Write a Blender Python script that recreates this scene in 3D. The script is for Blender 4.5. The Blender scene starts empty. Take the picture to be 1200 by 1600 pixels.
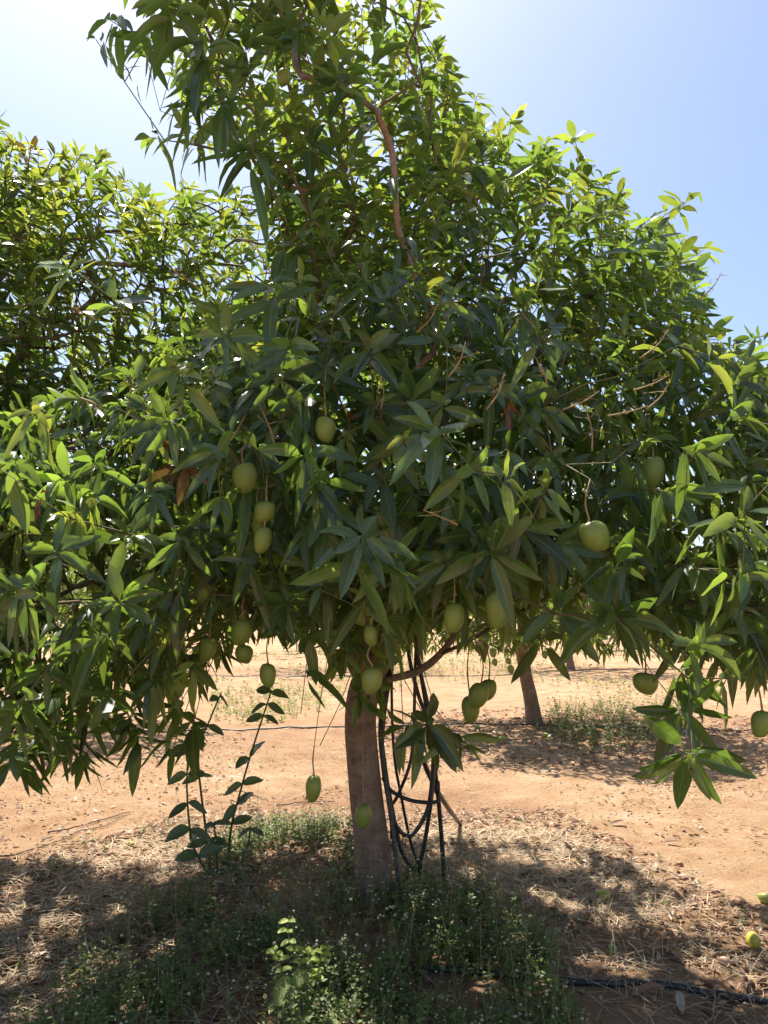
import bpy, math, random
import numpy as np
from mathutils import Vector, noise as mnoise

random.seed(7)
R = np.random.default_rng(11)
scene = bpy.context.scene
COL = scene.collection
rad = math.radians

# ------------------------------------------------------------------ camera, sky, sun, exposure
PITCH = rad(6.9); CAM = np.array([0.0, 0.0, 1.5]); F = 1200.0
cam_d = bpy.data.cameras.new('camera'); cam = bpy.data.objects.new('camera', cam_d); COL.objects.link(cam)
cam.location = CAM; cam.rotation_euler = (math.pi / 2 + PITCH, 0, 0)
cam_d.sensor_fit = 'VERTICAL'; cam_d.sensor_height = 36; cam_d.lens = 27.0
cam_d.clip_start = 0.05; cam_d.clip_end = 3000
scene.camera = cam

SUN_EL, SUN_AZ = rad(63), rad(-20)          # azimuth from +Y (the view direction), negative = left
world = bpy.data.worlds.new('World'); scene.world = world; world.use_nodes = True
wn = world.node_tree; wn.nodes.clear()
sky = wn.nodes.new('ShaderNodeTexSky'); sky.sky_type = 'NISHITA'; sky.sun_disc = False
sky.sun_elevation = SUN_EL; sky.sun_rotation = SUN_AZ
sky.air_density = 0.95; sky.dust_density = 2.0; sky.ozone_density = 1.7; sky.altitude = 300
bg = wn.nodes.new('ShaderNodeBackground'); bg.inputs[1].default_value = 0.108
wo = wn.nodes.new('ShaderNodeOutputWorld')
wn.links.new(sky.outputs[0], bg.inputs[0]); wn.links.new(bg.outputs[0], wo.inputs[0])
sd = bpy.data.lights.new('sun', 'SUN'); sun = bpy.data.objects.new('sun', sd); COL.objects.link(sun)
sd.energy = 4.9; sd.angle = rad(0.53); sd.color = (1.0, 0.94, 0.84)
SUNDIR = Vector((math.sin(SUN_AZ) * math.cos(SUN_EL), math.cos(SUN_AZ) * math.cos(SUN_EL), math.sin(SUN_EL)))
sun.rotation_euler = SUNDIR.to_track_quat('Z', 'Y').to_euler(); sun.location = (-6, 14, 30)
vs = scene.view_settings; vs.view_transform = 'Standard'; vs.look = 'None'; vs.gamma = 1; vs.use_curve_mapping = False
vs.exposure = 0.98
scene.cycles.max_bounces = 8; scene.cycles.diffuse_bounces = 4; scene.cycles.transmission_bounces = 6; scene.cycles.glossy_bounces = 3
scene.cycles.use_denoising = True

# ------------------------------------------------------------------ measuring helpers
FW = np.array([0, math.cos(PITCH), math.sin(PITCH)]); UP = np.array([0, -math.sin(PITCH), math.cos(PITCH)])
def P(px, py, Y):
    d = np.array([(px - 600) / F, 0, 0]) + FW + UP * ((800 - py) / F)
    return CAM + d * (Y / d[1])
def G(px, py, h=0.0):
    d = np.array([(px - 600) / F, 0, 0]) + FW + UP * ((800 - py) / F)
    return CAM + d * ((h - CAM[2]) / d[2])
def proj(p):
    q = np.asarray(p) - CAM; z = np.maximum(q @ FW, 1e-3)
    return 600 + F * q[..., 0] / z, 800 - F * (q @ UP) / z, q @ FW
def norm(a): return a / np.maximum(np.linalg.norm(a, axis=-1, keepdims=True), 1e-9)
def inpoly(x, y, poly):
    x = np.asarray(x, float); y = np.asarray(y, float); c = np.zeros(x.shape, bool); n = len(poly)
    for i in range(n):
        x0, y0 = poly[i]; x1, y1 = poly[(i + 1) % n]
        if y0 == y1: continue
        c ^= ((y0 > y) != (y1 > y)) & (x < (x1 - x0) * (y - y0) / (y1 - y0) + x0)
    return c
def gpoly(pts): return [tuple(G(*p)[:2]) for p in pts]
_T = R.random((8, 128, 128))
def vnoise(x, y, s, k=0):
    x = np.asarray(x, float) * s + 37.3; y = np.asarray(y, float) * s + 11.7
    xi = np.floor(x).astype(int); yi = np.floor(y).astype(int); fx = x - xi; fy = y - yi
    fx = fx * fx * (3 - 2 * fx); fy = fy * fy * (3 - 2 * fy); t = _T[k % 8]
    g = lambda a, b: t[a % 128, b % 128]
    return (g(xi, yi) * (1 - fx) + g(xi + 1, yi) * fx) * (1 - fy) + (g(xi, yi + 1) * (1 - fx) + g(xi + 1, yi + 1) * fx) * fy - .5

# ------------------------------------------------------------------ mesh helpers
def mk_mesh(name, V, Fc, mats, uv=None, tint=None, smooth=True):
    V = np.ascontiguousarray(V, np.float32); Fc = np.ascontiguousarray(Fc, np.int32)
    me = bpy.data.meshes.new(name); n, k = Fc.shape
    me.vertices.add(len(V)); me.vertices.foreach_set('co', V.ravel())
    me.loops.add(n * k); me.loops.foreach_set('vertex_index', Fc.ravel())
    me.polygons.add(n); me.polygons.foreach_set('loop_start', np.arange(0, n * k, k, dtype=np.int32))
    if smooth: me.polygons.foreach_set('use_smooth', np.ones(n, bool))
    if uv is not None:
        l = me.uv_layers.new(name='UVMap'); l.data.foreach_set('uv', np.ascontiguousarray(uv[Fc.ravel()], np.float32).ravel())
    if tint is not None:
        a = me.attributes.new('tint', 'FLOAT_COLOR', 'POINT')
        t = np.ones((len(V), 4), np.float32); t[:, :3] = tint; a.data.foreach_set('color', t.ravel())
    me.update(); me.validate()
    for m in (mats if isinstance(mats, (list, tuple)) else [mats]): me.materials.append(m)
    return me
def tag(o, label=None, cat=None, group=None, kind=None):
    for k, v in (('label', label), ('category', cat), ('group', group), ('kind', kind)):
        if v: o[k] = v
    return o
def link(name, me, parent=None, loc=(0, 0, 0), **t):
    o = bpy.data.objects.new(name, me); COL.objects.link(o); o.location = loc
    if parent is not None: o.parent = parent
    return tag(o, **t)
def empty(name, loc, **t):
    o = bpy.data.objects.new(name, None); COL.objects.link(o); o.location = loc; o.empty_display_size = .1
    return tag(o, **t)
class MB:
    """collects triangles"""
    def __init__(s): s.v = []; s.f = []; s.u = []; s.t = []; s.n = 0
    def add(s, V, Fc, uv=None, tint=None):
        V = np.asarray(V, float); Fc = np.asarray(Fc, int)
        if Fc.shape[1] == 4: Fc = np.concatenate([Fc[:, [0, 1, 2]], Fc[:, [0, 2, 3]]])
        s.v.append(V); s.f.append(Fc + s.n); s.n += len(V)
        s.u.append(np.zeros((len(V), 2)) if uv is None else uv)
        s.t.append(np.tile([0, .5, 0], (len(V), 1)) if tint is None else np.broadcast_to(tint, (len(V), 3)))
    def mesh(s, name, mat, off=(0, 0, 0), smooth=True):
        return mk_mesh(name, np.concatenate(s.v) - np.asarray(off), np.concatenate(s.f), mat, np.concatenate(s.u), np.concatenate(s.t), smooth)
def smooth_path(pts, n):
    """Catmull-Rom through pts"""
    p = np.asarray(pts, float); p = np.vstack([2 * p[0] - p[1], p, 2 * p[-1] - p[-2]]); out = []
    m = len(p) - 3
    for s in np.linspace(0, m - 1e-6, n):
        i = int(s); t = s - i; a, b, c, d = p[i:i + 4]
        out.append(.5 * (2 * b + (c - a) * t + (2 * a - 5 * b + 4 * c - d) * t * t + (3 * b - a - 3 * c + d) * t ** 3))
    return np.array(out)
def tube(pts, rads, k=6, cap=True, bump=None):
    pts = np.asarray(pts, float); n = len(pts); rads = np.broadcast_to(rads, (n,))
    T = norm(np.gradient(pts, axis=0)); ref = np.array([0, 0, 1.]) if abs(T[0][2]) < .9 else np.array([1., 0, 0])
    A = norm(np.cross(T[0], ref)); V = []; L = 0; uv = []
    for i in range(n):
        A = norm(A - T[i] * (A @ T[i])); B = np.cross(T[i], A)
        if i: L += np.linalg.norm(pts[i] - pts[i - 1])
        for j in range(k):
            a = 2 * math.pi * j / k; r = rads[i]
            if bump is not None: r = r * bump(i, j, a, L)
            V.append(pts[i] + (A * math.cos(a) + B * math.sin(a)) * r); uv.append((j / k, L))
    Fc = [(i * k + j, i * k + (j + 1) % k, (i + 1) * k + (j + 1) % k, (i + 1) * k + j) for i in range(n - 1) for j in range(k)]
    V = np.array(V); uv = np.array(uv)
    Fq = np.array(Fc); Ft = np.concatenate([Fq[:, [0, 1, 2]], Fq[:, [0, 2, 3]]])
    if cap:
        c0, c1 = len(V), len(V) + 1
        V = np.vstack([V, pts[0], pts[-1]]); uv = np.vstack([uv, [0, 0], [0, L]])
        Ft = np.vstack([Ft, [(c0, (j + 1) % k, j) for j in range(k)], [(c1, (n - 1) * k + j, (n - 1) * k + (j + 1) % k) for j in range(k)]])
    return V, Ft, uv
def tube_mb(mb, pts, rads, k=6, tint=None, **kw):
    V, Fc, uv = tube(pts, rads, k, **kw); mb.add(V, Fc, uv, tint)

# ------------------------------------------------------------------ materials
def mat(name):
    m = bpy.data.materials.new(name); m.use_nodes = True; nt = m.node_tree; nt.nodes.clear()
    o = nt.nodes.new('ShaderNodeOutputMaterial')
    class N: pass
    h = N(); h.m = m; h.nt = nt; h.out = o
    def new(t, **kw):
        n = nt.nodes.new(t)
        for k, v in kw.items():
            if k.startswith('i_'):
                key = k[2:]; n.inputs[int(key) if key.isdigit() else key.replace('_', ' ')].default_value = v
            else: setattr(n, k, v)
        return n
    h.new = new
    h.L = lambda a, b: nt.links.new(a, b)
    def mix(f, a, b, mode='MIX'):
        n = new('ShaderNodeMix', data_type='RGBA', blend_type=mode)
        for s, v in ((0, f), (6, a), (7, b)):
            if hasattr(v, 'links') or hasattr(v, 'is_linked'): h.L(v, n.inputs[s])
            else: n.inputs[s].default_value = v if s == 0 else (*v, 1)
        return n.outputs[2]
    h.mix = mix
    def math_(op, a, b=0.0, c=0.0, clamp=False):
        n = new('ShaderNodeMath', operation=op, use_clamp=clamp)
        for s, v in enumerate((a, b, c)):
            if hasattr(v, 'is_linked'): h.L(v, n.inputs[s])
            else: n.inputs[s].default_value = v
        return n.outputs[0]
    h.math = math_
    def noise(scale, detail=3, rough=.55, vec=None, co='Object'):
        n = new('ShaderNodeTexNoise'); n.inputs['Scale'].default_value = scale; n.inputs['Detail'].default_value = detail; n.inputs['Roughness'].default_value = rough
        if vec is None: vec = new('ShaderNodeTexCoord').outputs[co]
        h.L(vec, n.inputs['Vector']); return n.outputs[0]
    h.noise = noise
    def ramp(f, stops):
        n = new('ShaderNodeValToRGB'); e = n.color_ramp.elements
        while len(e) < len(stops): e.new(.5)
        for q, (p, c) in zip(e, stops): q.position = p; q.color = (*c, 1) if len(c) == 3 else c
        h.L(f, n.inputs[0]); return n.outputs[0]
    h.ramp = ramp
    return h
def bsdf(h, col, rough=.6, spec=.5, bump=None, strength=.3, dist=.01, **kw):
    p = h.new('ShaderNodeBsdfPrincipled')
    for key, v in (('Base Color', col), ('Roughness', rough), ('Specular IOR Level', spec)):
        if hasattr(v, 'is_linked'): h.L(v, p.inputs[key])
        else: p.inputs[key].default_value = (*v, 1) if isinstance(v, tuple) else v
    for k, v in kw.items(): p.inputs[k.replace('_', ' ')].default_value = v
    if bump is not None:
        b = h.new('ShaderNodeBump'); b.inputs['Strength'].default_value = strength; b.inputs['Distance'].default_value = dist
        h.L(bump, b.inputs['Height']); h.L(b.outputs[0], p.inputs['Normal'])
    return p

def leaf_material(name, base, young, tr, tr_young, rough=.27, tf=.40, veins=True):
    h = mat(name)
    at = h.new('ShaderNodeAttribute', attribute_name='tint'); sep = h.new('ShaderNodeSeparateColor'); h.L(at.outputs['Color'], sep.inputs[0])
    y, v, d = sep.outputs
    uv = h.new('ShaderNodeTexCoord').outputs['UV']; su = h.new('ShaderNodeSeparateXYZ'); h.L(uv, su.inputs[0])
    au = h.math('ABSOLUTE', h.math('SUBTRACT', su.outputs[0], .5))
    geo = h.new('ShaderNodeNewGeometry')
    col = h.mix(y, base, young)
    blot = h.noise(9, 2, .6)
    val = h.math('MULTIPLY_ADD', v, .9, .55); val = h.math('MULTIPLY', val, h.math('MULTIPLY_ADD', blot, .5, .75))
    cv = h.new('ShaderNodeCombineColor'); [h.L(val, cv.inputs[i]) for i in range(3)]
    col = h.mix(1.0, col, cv.outputs[0], 'MULTIPLY')
    under = h.mix(.45, col, (.13, .17, .07)); col = h.mix(geo.outputs['Backfacing'], col, under)
    vein = None
    if veins:
        mid = h.math('LESS_THAN', au, .035)
        sv = h.math('SINE', h.math('MULTIPLY', h.math('SUBTRACT', su.outputs[1], h.math('MULTIPLY', au, .34)), 125.0))
        svm = h.math('MULTIPLY', h.math('GREATER_THAN', sv, .86), .22)
        vein = h.math('MAXIMUM', h.math('MULTIPLY', mid, .75), svm)
        col = h.mix(vein, col, (.20, .26, .09))
    dust = h.ramp(h.noise(5, 4, .7), [(.42, (0, 0, 0)), (.75, (1, 1, 1))]); col = h.mix(h.math('MULTIPLY', dust, .16), col, (.20, .17, .12))
    # brown dry edge and leaf spots
    spot = h.math('GREATER_THAN', h.noise(26, 2, .5), .70)
    tipb = h.math('GREATER_THAN', h.math('ADD', su.outputs[1], h.math('MULTIPLY', v, .12)), 1.06)
    col = h.mix(h.math('MULTIPLY', h.math('MAXIMUM', spot, tipb), .55), col, (.13, .085, .04))
    col = h.mix(d, col, (.20, .075, .035))
    tc = h.mix(y, tr, tr_young); tc = h.mix(1.0, tc, cv.outputs[0], 'MULTIPLY'); tc = h.mix(d, tc, (.12, .035, .015))
    p = bsdf(h, col, h.math('MULTIPLY_ADD', geo.outputs['Backfacing'], .22, rough), .65, bump=(sv if veins else None), strength=.12, dist=.001)
    t = h.new('ShaderNodeBsdfTranslucent'); h.L(tc, t.inputs[0])
    ms = h.new('ShaderNodeMixShader'); ms.inputs[0].default_value = tf
    h.L(p.outputs[0], ms.inputs[1]); h.L(t.outputs[0], ms.inputs[2]); h.L(ms.outputs[0], h.out.inputs[0])
    return h.m
M = {}
M['leaf'] = leaf_material('mango_leaf', (.029, .064, .030), (.14, .21, .035), (.25, .42, .045), (.60, .64, .07), rough=.22, tf=.37)
M['leaf_far'] = leaf_material('mango_leaf_far', (.038, .068, .027), (.15, .20, .035), (.26, .39, .05), (.50, .57, .07), veins=False)
M['leaf_shrub'] = leaf_material('shrub_leaf', (.085, .125, .085), (.14, .20, .08), (.10, .20, .03), (.3, .4, .05), rough=.45, tf=.25)
M['leaf_weed'] = leaf_material('weed_leaf', (.135, .175, .045), (.30, .36, .07), (.26, .36, .05), (.55, .6, .08), rough=.55, tf=.35, veins=False)

def tinted(name, a, b, rough=.8, spec=.2, tf=0):
    """colour picked per piece between a and b by the tint attribute (b channel: pale)"""
    h = mat(name); at = h.new('ShaderNodeAttribute', attribute_name='tint'); sep = h.new('ShaderNodeSeparateColor'); h.L(at.outputs['Color'], sep.inputs[0])
    col = h.mix(sep.outputs[0], a, b); n = h.noise(60, 3)
    g = h.math('MULTIPLY', h.math('MULTIPLY_ADD', sep.outputs[1], .9, .55), h.math('MULTIPLY_ADD', n, .7, .65))
    cv = h.new('ShaderNodeCombineColor'); [h.L(g, cv.inputs[i]) for i in range(3)]
    col = h.mix(1.0, col, cv.outputs[0], 'MULTIPLY'); col = h.mix(sep.outputs[2], col, (.55, .50, .42))
    p = bsdf(h, col, rough, spec)
    if tf:
        t = h.new('ShaderNodeBsdfTranslucent'); h.L(col, t.inputs[0]); ms = h.new('ShaderNodeMixShader'); ms.inputs[0].default_value = tf
        h.L(p.outputs[0], ms.inputs[1]); h.L(t.outputs[0], ms.inputs[2]); h.L(ms.outputs[0], h.out.inputs[0])
    else: h.L(p.outputs[0], h.out.inputs[0])
    return h.m
M['straw'] = tinted('dry_straw', (.40, .28, .17), (.60, .48, .33), tf=.15)
M['litter'] = tinted('dry_leaf', (.17, .075, .045), (.44, .29, .19), rough=.6, tf=.12)
M['stone'] = tinted('pebble', (.30, .17, .09), (.34, .26, .19), rough=.9)
M['flower'] = tinted('flower_head', (.34, .33, .16), (.46, .40, .26), rough=.8)
M['stem_green'] = tinted('weed_stem', (.10, .14, .05), (.30, .24, .12), rough=.6)
M['twig'] = tinted('twig_bark', (.13, .085, .06), (.20, .20, .08), rough=.7)
M['stalk'] = tinted('fruit_stalk', (.30, .26, .10), (.34, .20, .10), rough=.6)
M['dead_wood'] = tinted('dead_stick', (.16, .11, .08), (.36, .30, .24), rough=.85)

def bark():
    h = mat('mango_bark'); tc = h.new('ShaderNodeTexCoord')
    mp = h.new('ShaderNodeMapping'); mp.inputs['Scale'].default_value = (9, 9, 34); h.L(tc.outputs['Object'], mp.inputs[0])
    rings = h.noise(1.0, 5, .65, mp.outputs[0])
    mp2 = h.new('ShaderNodeMapping'); mp2.inputs['Scale'].default_value = (70, 70, 7); h.L(tc.outputs['Object'], mp2.inputs[0])
    cr = h.noise(1.0, 4, .6, mp2.outputs[0]); bl = h.noise(5, 4, .6)
    s = h.math('ADD', h.math('MULTIPLY', rings, .42), h.math('MULTIPLY', cr, .26)); s = h.math('ADD', s, h.math('MULTIPLY', h.noise(14, 5, .65), .32))
    c = h.ramp(s, [(.32, (.10, .064, .048)), (.45, (.22, .145, .11)), (.56, (.31, .215, .165)), (.70, (.42, .33, .27))])
    kn = h.new('ShaderNodeTexVoronoi'); kn.inputs['Scale'].default_value = 9; h.L(tc.outputs['Object'], kn.inputs['Vector']); c = h.mix(h.math('MULTIPLY', h.ramp(kn.outputs[0], [(.10, (1, 1, 1)), (.26, (0, 0, 0))]), .6), c, (.085, .055, .042))
    c = h.mix(h.math('MULTIPLY', h.ramp(bl, [(.5, (0, 0, 0)), (.68, (1, 1, 1))]), .45), c, (.30, .27, .23))
    p = bsdf(h, c, .85, .25, bump=s, strength=1.0, dist=.02); h.L(p.outputs[0], h.out.inputs[0]); return h.m
M['bark'] = bark()
def hose():
    h = mat('black_hose'); n = h.noise(40, 3); c = h.ramp(n, [(.35, (.012, .013, .016)), (.58, (.04, .038, .037)), (.72, (.12, .095, .075))])
    p = bsdf(h, c, .42, .5); h.L(p.outputs[0], h.out.inputs[0]); return h.m
M['hose'] = hose()
def mango_skin(name, a, b, sp):
    h = mat(name); z = h.new('ShaderNodeSeparateXYZ'); h.L(h.new('ShaderNodeTexCoord').outputs['Object'], z.inputs[0])
    n = h.noise(22, 3); c = h.mix(h.ramp(n, [(.35, (0, 0, 0)), (.7, (1, 1, 1))]), a, b)
    oi = h.new('ShaderNodeObjectInfo'); c = h.mix(h.math('MULTIPLY', oi.outputs['Random'], .28), c, (a[0] * .55, a[1] * .72, a[2] * .7))
    top = h.ramp(z.outputs[2], [(.0, (0, 0, 0)), (.06, (1, 1, 1))]); c = h.mix(h.math('MULTIPLY', h.math('MULTIPLY', top, h.noise(9, 2)), .35), c, (b[0] * 1.25, b[1] * 1.02, b[2]))
    vo = h.new('ShaderNodeTexVoronoi'); vo.inputs['Scale'].default_value = 260; h.L(h.new('ShaderNodeTexCoord').outputs['Object'], vo.inputs['Vector'])
    c = h.mix(h.math('MULTIPLY', h.math('LESS_THAN', vo.outputs[0], .22), .45), c, sp)
    bl = h.math('GREATER_THAN', h.noise(45, 2, .5), .74); c = h.mix(h.math('MULTIPLY', bl, .6), c, (.10, .08, .04))
    p = bsdf(h, c, .42, .45, bump=n, strength=.08, dist=.002)
    h.L(p.outputs[0], h.out.inputs[0]); return h.m
M['mango'] = mango_skin('green_mango_skin', (.19, .25, .045), (.26, .31, .065), (.34, .37, .14))
M['mango_ripe'] = mango_skin('yellow_mango_skin', (.60, .46, .05), (.48, .46, .08), (.65, .55, .2))
M['mango_fallen'] = mango_skin('yellow_green_mango_skin', (.36, .40, .08), (.44, .42, .09), (.5, .5, .2))
M['mango_brown'] = mango_skin('brown_rotting_mango_skin', (.40, .22, .10), (.28, .15, .08), (.5, .35, .2))
M['mango_pink'] = mango_skin('pink_tan_mango_skin', (.52, .30, .20), (.45, .28, .18), (.6, .4, .3))

def ground_mat():
    h = mat('orange_sand_soil'); w = h.new('ShaderNodeTexCoord').outputs['Object']
    big = h.noise(.45, 4, .6, w); mid = h.noise(3.2, 5, .6, w); fine = h.noise(45, 6, .7, w); grain = h.noise(320, 2, .6, w)
    c = h.ramp(mid, [(.28, (.42, .25, .138)), (.5, (.56, .365, .215)), (.72, (.65, .475, .315))])
    c = h.mix(h.math('MULTIPLY', h.ramp(big, [(.42, (0, 0, 0)), (.62, (1, 1, 1))]), .45), c, (.45, .26, .145))
    f = h.ramp(fine, [(.30, (.66, .62, .59)), (.52, (1, 1, 1)), (.8, (1.18, 1.17, 1.15))]); c = h.mix(.85, c, f, 'MULTIPLY')
    g = h.ramp(grain, [(.3, (.72, .70, .68)), (.6, (1.08, 1.08, 1.08))]); c = h.mix(.5, c, g, 'MULTIPLY')
    # darker, redder ground colour inside the bed outline and along the rows behind
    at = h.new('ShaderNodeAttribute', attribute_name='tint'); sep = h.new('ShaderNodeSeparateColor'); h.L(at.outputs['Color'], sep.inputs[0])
    bed_mask = h.math('MULTIPLY', sep.outputs[0], h.ramp(fine, [(.25, (1, 1, 1)), (.75, (.55, .55, .55))]))
    c = h.mix(bed_mask, c, (.32, .175, .10))
    sh = h.math('ADD', h.math('MULTIPLY', fine, .7), h.math('MULTIPLY', grain, .25))
    p = bsdf(h, c, .95, .1, bump=sh, strength=1.0, dist=.035); h.L(p.outputs[0], h.out.inputs[0]); return h.m
M['ground'] = ground_mat()

# ------------------------------------------------------------------ ground sheet
ROWS = [(0.0, 4.05), (2.15, 9.6), (4.4, 18.0)]
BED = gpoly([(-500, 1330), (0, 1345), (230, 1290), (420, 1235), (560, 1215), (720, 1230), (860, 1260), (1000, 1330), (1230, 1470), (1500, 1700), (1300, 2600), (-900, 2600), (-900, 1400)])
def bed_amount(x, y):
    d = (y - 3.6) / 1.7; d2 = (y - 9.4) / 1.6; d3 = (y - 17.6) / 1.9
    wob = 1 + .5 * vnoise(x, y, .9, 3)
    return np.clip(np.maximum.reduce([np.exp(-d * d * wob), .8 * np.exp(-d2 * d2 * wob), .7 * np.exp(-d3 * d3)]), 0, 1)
def gz(x, y):
    near = np.clip((30 - np.abs(y)) / 20, 0, 1)
    return (.07 * bed_amount(x, y) - .03 + near * (.06 * vnoise(x, y, .7, 0) + .04 * vnoise(x, y, 2.6, 1) + .024 * vnoise(x, y, 8, 2) + .012 * vnoise(x, y, 21, 4)))
def axis(lo, f0, f1, hi, step, g):
    a = list(np.arange(f0, f1, step)); s = step
    while a[-1] < hi: s *= g; a.append(a[-1] + s)
    s = step; b = []; x = f0
    while x > lo: s *= g; x -= s; b.append(x)
    return np.array(b[::-1] + a)
ax = axis(-700, -3.9, 4.2, 700, .045, 1.13); ay = axis(-400, 2.6, 8.5, 900, .038, 1.11)
X, Y = np.meshgrid(ax, ay); nx, ny = len(ax), len(ay)
V = np.stack([X.ravel(), Y.ravel(), gz(X.ravel(), Y.ravel())], 1)
i, j = np.meshgrid(np.arange(nx - 1), np.arange(ny - 1)); q = (j * nx + i).ravel()
bed_mask = np.clip(inpoly(V[:, 0], V[:, 1], BED) * .75 + .35 * (vnoise(V[:, 0], V[:, 1], 2.2, 5)), 0, 1)
# soften the edge of the darker ground colour
bed_mask = bed_mask.reshape(ny, nx)
for _ in range(10): bed_mask = (bed_mask + np.roll(bed_mask, 1, 0) + np.roll(bed_mask, -1, 0) + np.roll(bed_mask, 1, 1) + np.roll(bed_mask, -1, 1)) / 5
bed_mask = np.clip(bed_mask.ravel() + .6 * bed_amount(V[:, 0], V[:, 1]) * (V[:, 1] > 7.2), 0, 1)
gt = np.zeros((len(V), 3)); gt[:, 0] = bed_mask
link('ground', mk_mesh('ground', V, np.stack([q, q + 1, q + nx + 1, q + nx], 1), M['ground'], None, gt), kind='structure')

# ------------------------------------------------------------------ leaves
def leaf_template(ts, cols):
    """rows along the leaf; returns u (-1..1), t, half width, faces"""
    def w(t):   # petiole then a long lance blade
        if t <= .09: return .035
        s = (t - .09) / .91
        return max(.0, math.sin(math.pi * min(1, s ** .86)) ** .68) * (1 - .10 * s)
    us, tt, ww = [], [], []; rows = []
    for t in ts:
        if t >= 1: rows.append([len(us)]); us.append(0); tt.append(1); ww.append(0); continue
        rows.append(list(range(len(us), len(us) + cols)))
        for c in range(cols): us.append(-1 + 2 * c / (cols - 1)); tt.append(t); ww.append(w(t))
    F_ = []
    for a, b in zip(rows[:-1], rows[1:]):
        if len(b) == 1: F_ += [(a[c], a[c + 1], b[0]) for c in range(len(a) - 1)]
        else:
            for c in range(len(a) - 1): F_ += [(a[c], a[c + 1], b[c + 1]), (a[c], b[c + 1], b[c])]
    return np.array(us), np.array(tt), np.array(ww), np.array(F_)
T_LOW = leaf_template([0, .10, .24, .42, .62, .82, 1], 3)
T_MID = leaf_template([.02, .16, .40, .70, 1], 3)
T_MIN = leaf_template([.05, .32, .66, 1], 3)
T_TINY = leaf_template([.05, .45, 1], 3)
T_HI = leaf_template([0, .09, .18, .34, .52, .70, .87, 1], 5)
DOWN = np.array([0, 0, -1.])
def leaf_verts(tmpl, base, d, n, L, W, g, fold, wav):
    """arrays of N leaves -> (N,k,3) vertices"""
    u, t, w, _ = tmpl; N = len(base)
    u = u[None, :, None]; t = t[None, :, None]; w = w[None, :, None]
    d = d[:, None, :]; side = norm(np.cross(d, n[:, None, :])); g = g[:, None, None]; L_ = L[:, None, None]
    sc = 1 / (1 + .35 * g)
    cen = base[:, None, :] + L_ * sc * (t * d + g * t * t * DOWN)
    T = norm(d + 2 * g * t * DOWN); nn = norm(np.cross(side, T))
    wv = wav[:, None, None]
    z = np.abs(u) * w * fold[:, None, None] + .11 * np.sin(t * 16 + wv * 9 + u * .8) * u * w * (.3 + wv)
    return cen + W[:, None, None] * .5 * (side * u * w + nn * z) + nn * (L_ * .035 * np.sin(t * 5 + wv * 6))
def leaf_uvs(tmpl, N):
    u, t, w, _ = tmpl; uv = np.stack([u * .5 + .5, t], 1); return np.tile(uv, (N, 1))
def leaves_mesh(name, tmpl, Lf, mat_, off):
    k = len(tmpl[0]); N = len(Lf['base']); V = leaf_verts(tmpl, *[Lf[q] for q in ('base', 'd', 'n', 'L', 'W', 'g', 'fold', 'wav')])
    Fc = (tmpl[3][None] + (np.arange(N) * k)[:, None, None]).reshape(-1, 3)
    return mk_mesh(name, V.reshape(-1, 3) - off, Fc, mat_, leaf_uvs(tmpl, N), np.repeat(Lf['tint'], k, 0))
def cat(ls): return {k: np.concatenate([l[k] for l in ls]) for k in ls[0]}
def sub(l, m): return {k: v[m] for k, v in l.items()}

def rosette(tip, a, nleaf, L, g, young, spread=(38, 100), length=.075, ratio=.265, value=.5, dead=0.):
    """one whorl of leaves round the tip of a shoot that points along a"""
    a = a / np.linalg.norm(a); ref = np.array([0, 0, 1.]) if abs(a[2]) < .9 else np.array([1., 0, 0])
    e1 = norm(np.cross(a, ref)); e2 = np.cross(a, e1); k = np.arange(nleaf); f = k / max(1, nleaf - 1)
    phi = k * 2.39996 + R.uniform(0, 6.28) + R.normal(0, .38, nleaf)
    th = np.radians(spread[1] + (spread[0] - spread[1]) * f + R.normal(0, 14, nleaf))
    d = np.cos(th)[:, None] * a + np.sin(th)[:, None] * (np.cos(phi)[:, None] * e1 + np.sin(phi)[:, None] * e2)
    d = norm(d + R.normal(0, .11, (nleaf, 3)))
    base = tip - a * (length * (1 - f))[:, None]
    n = norm(a - (d @ a)[:, None] * d + R.normal(0, .28, (nleaf, 3)))
    Ls = L * (1.05 - .25 * f ** 2) * R.uniform(.62, 1.16, nleaf)
    return dict(base=base, d=d, n=n, L=Ls, W=Ls * ratio * R.uniform(.88, 1.14, nleaf), g=np.clip(g * R.uniform(.2, 1.8, nleaf), 0, 1.4),
                fold=np.where(R.random(nleaf) < .18, R.uniform(.6, 1.5, nleaf), R.uniform(.1, .5, nleaf)), wav=R.random(nleaf),
                tint=np.stack([np.clip(young * R.uniform(.6, 1.3, nleaf) + .10 * R.random(nleaf), 0, 1), np.clip(value + R.normal(0, .26, nleaf), 0, 1), np.full(nleaf, dead)], 1))

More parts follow.
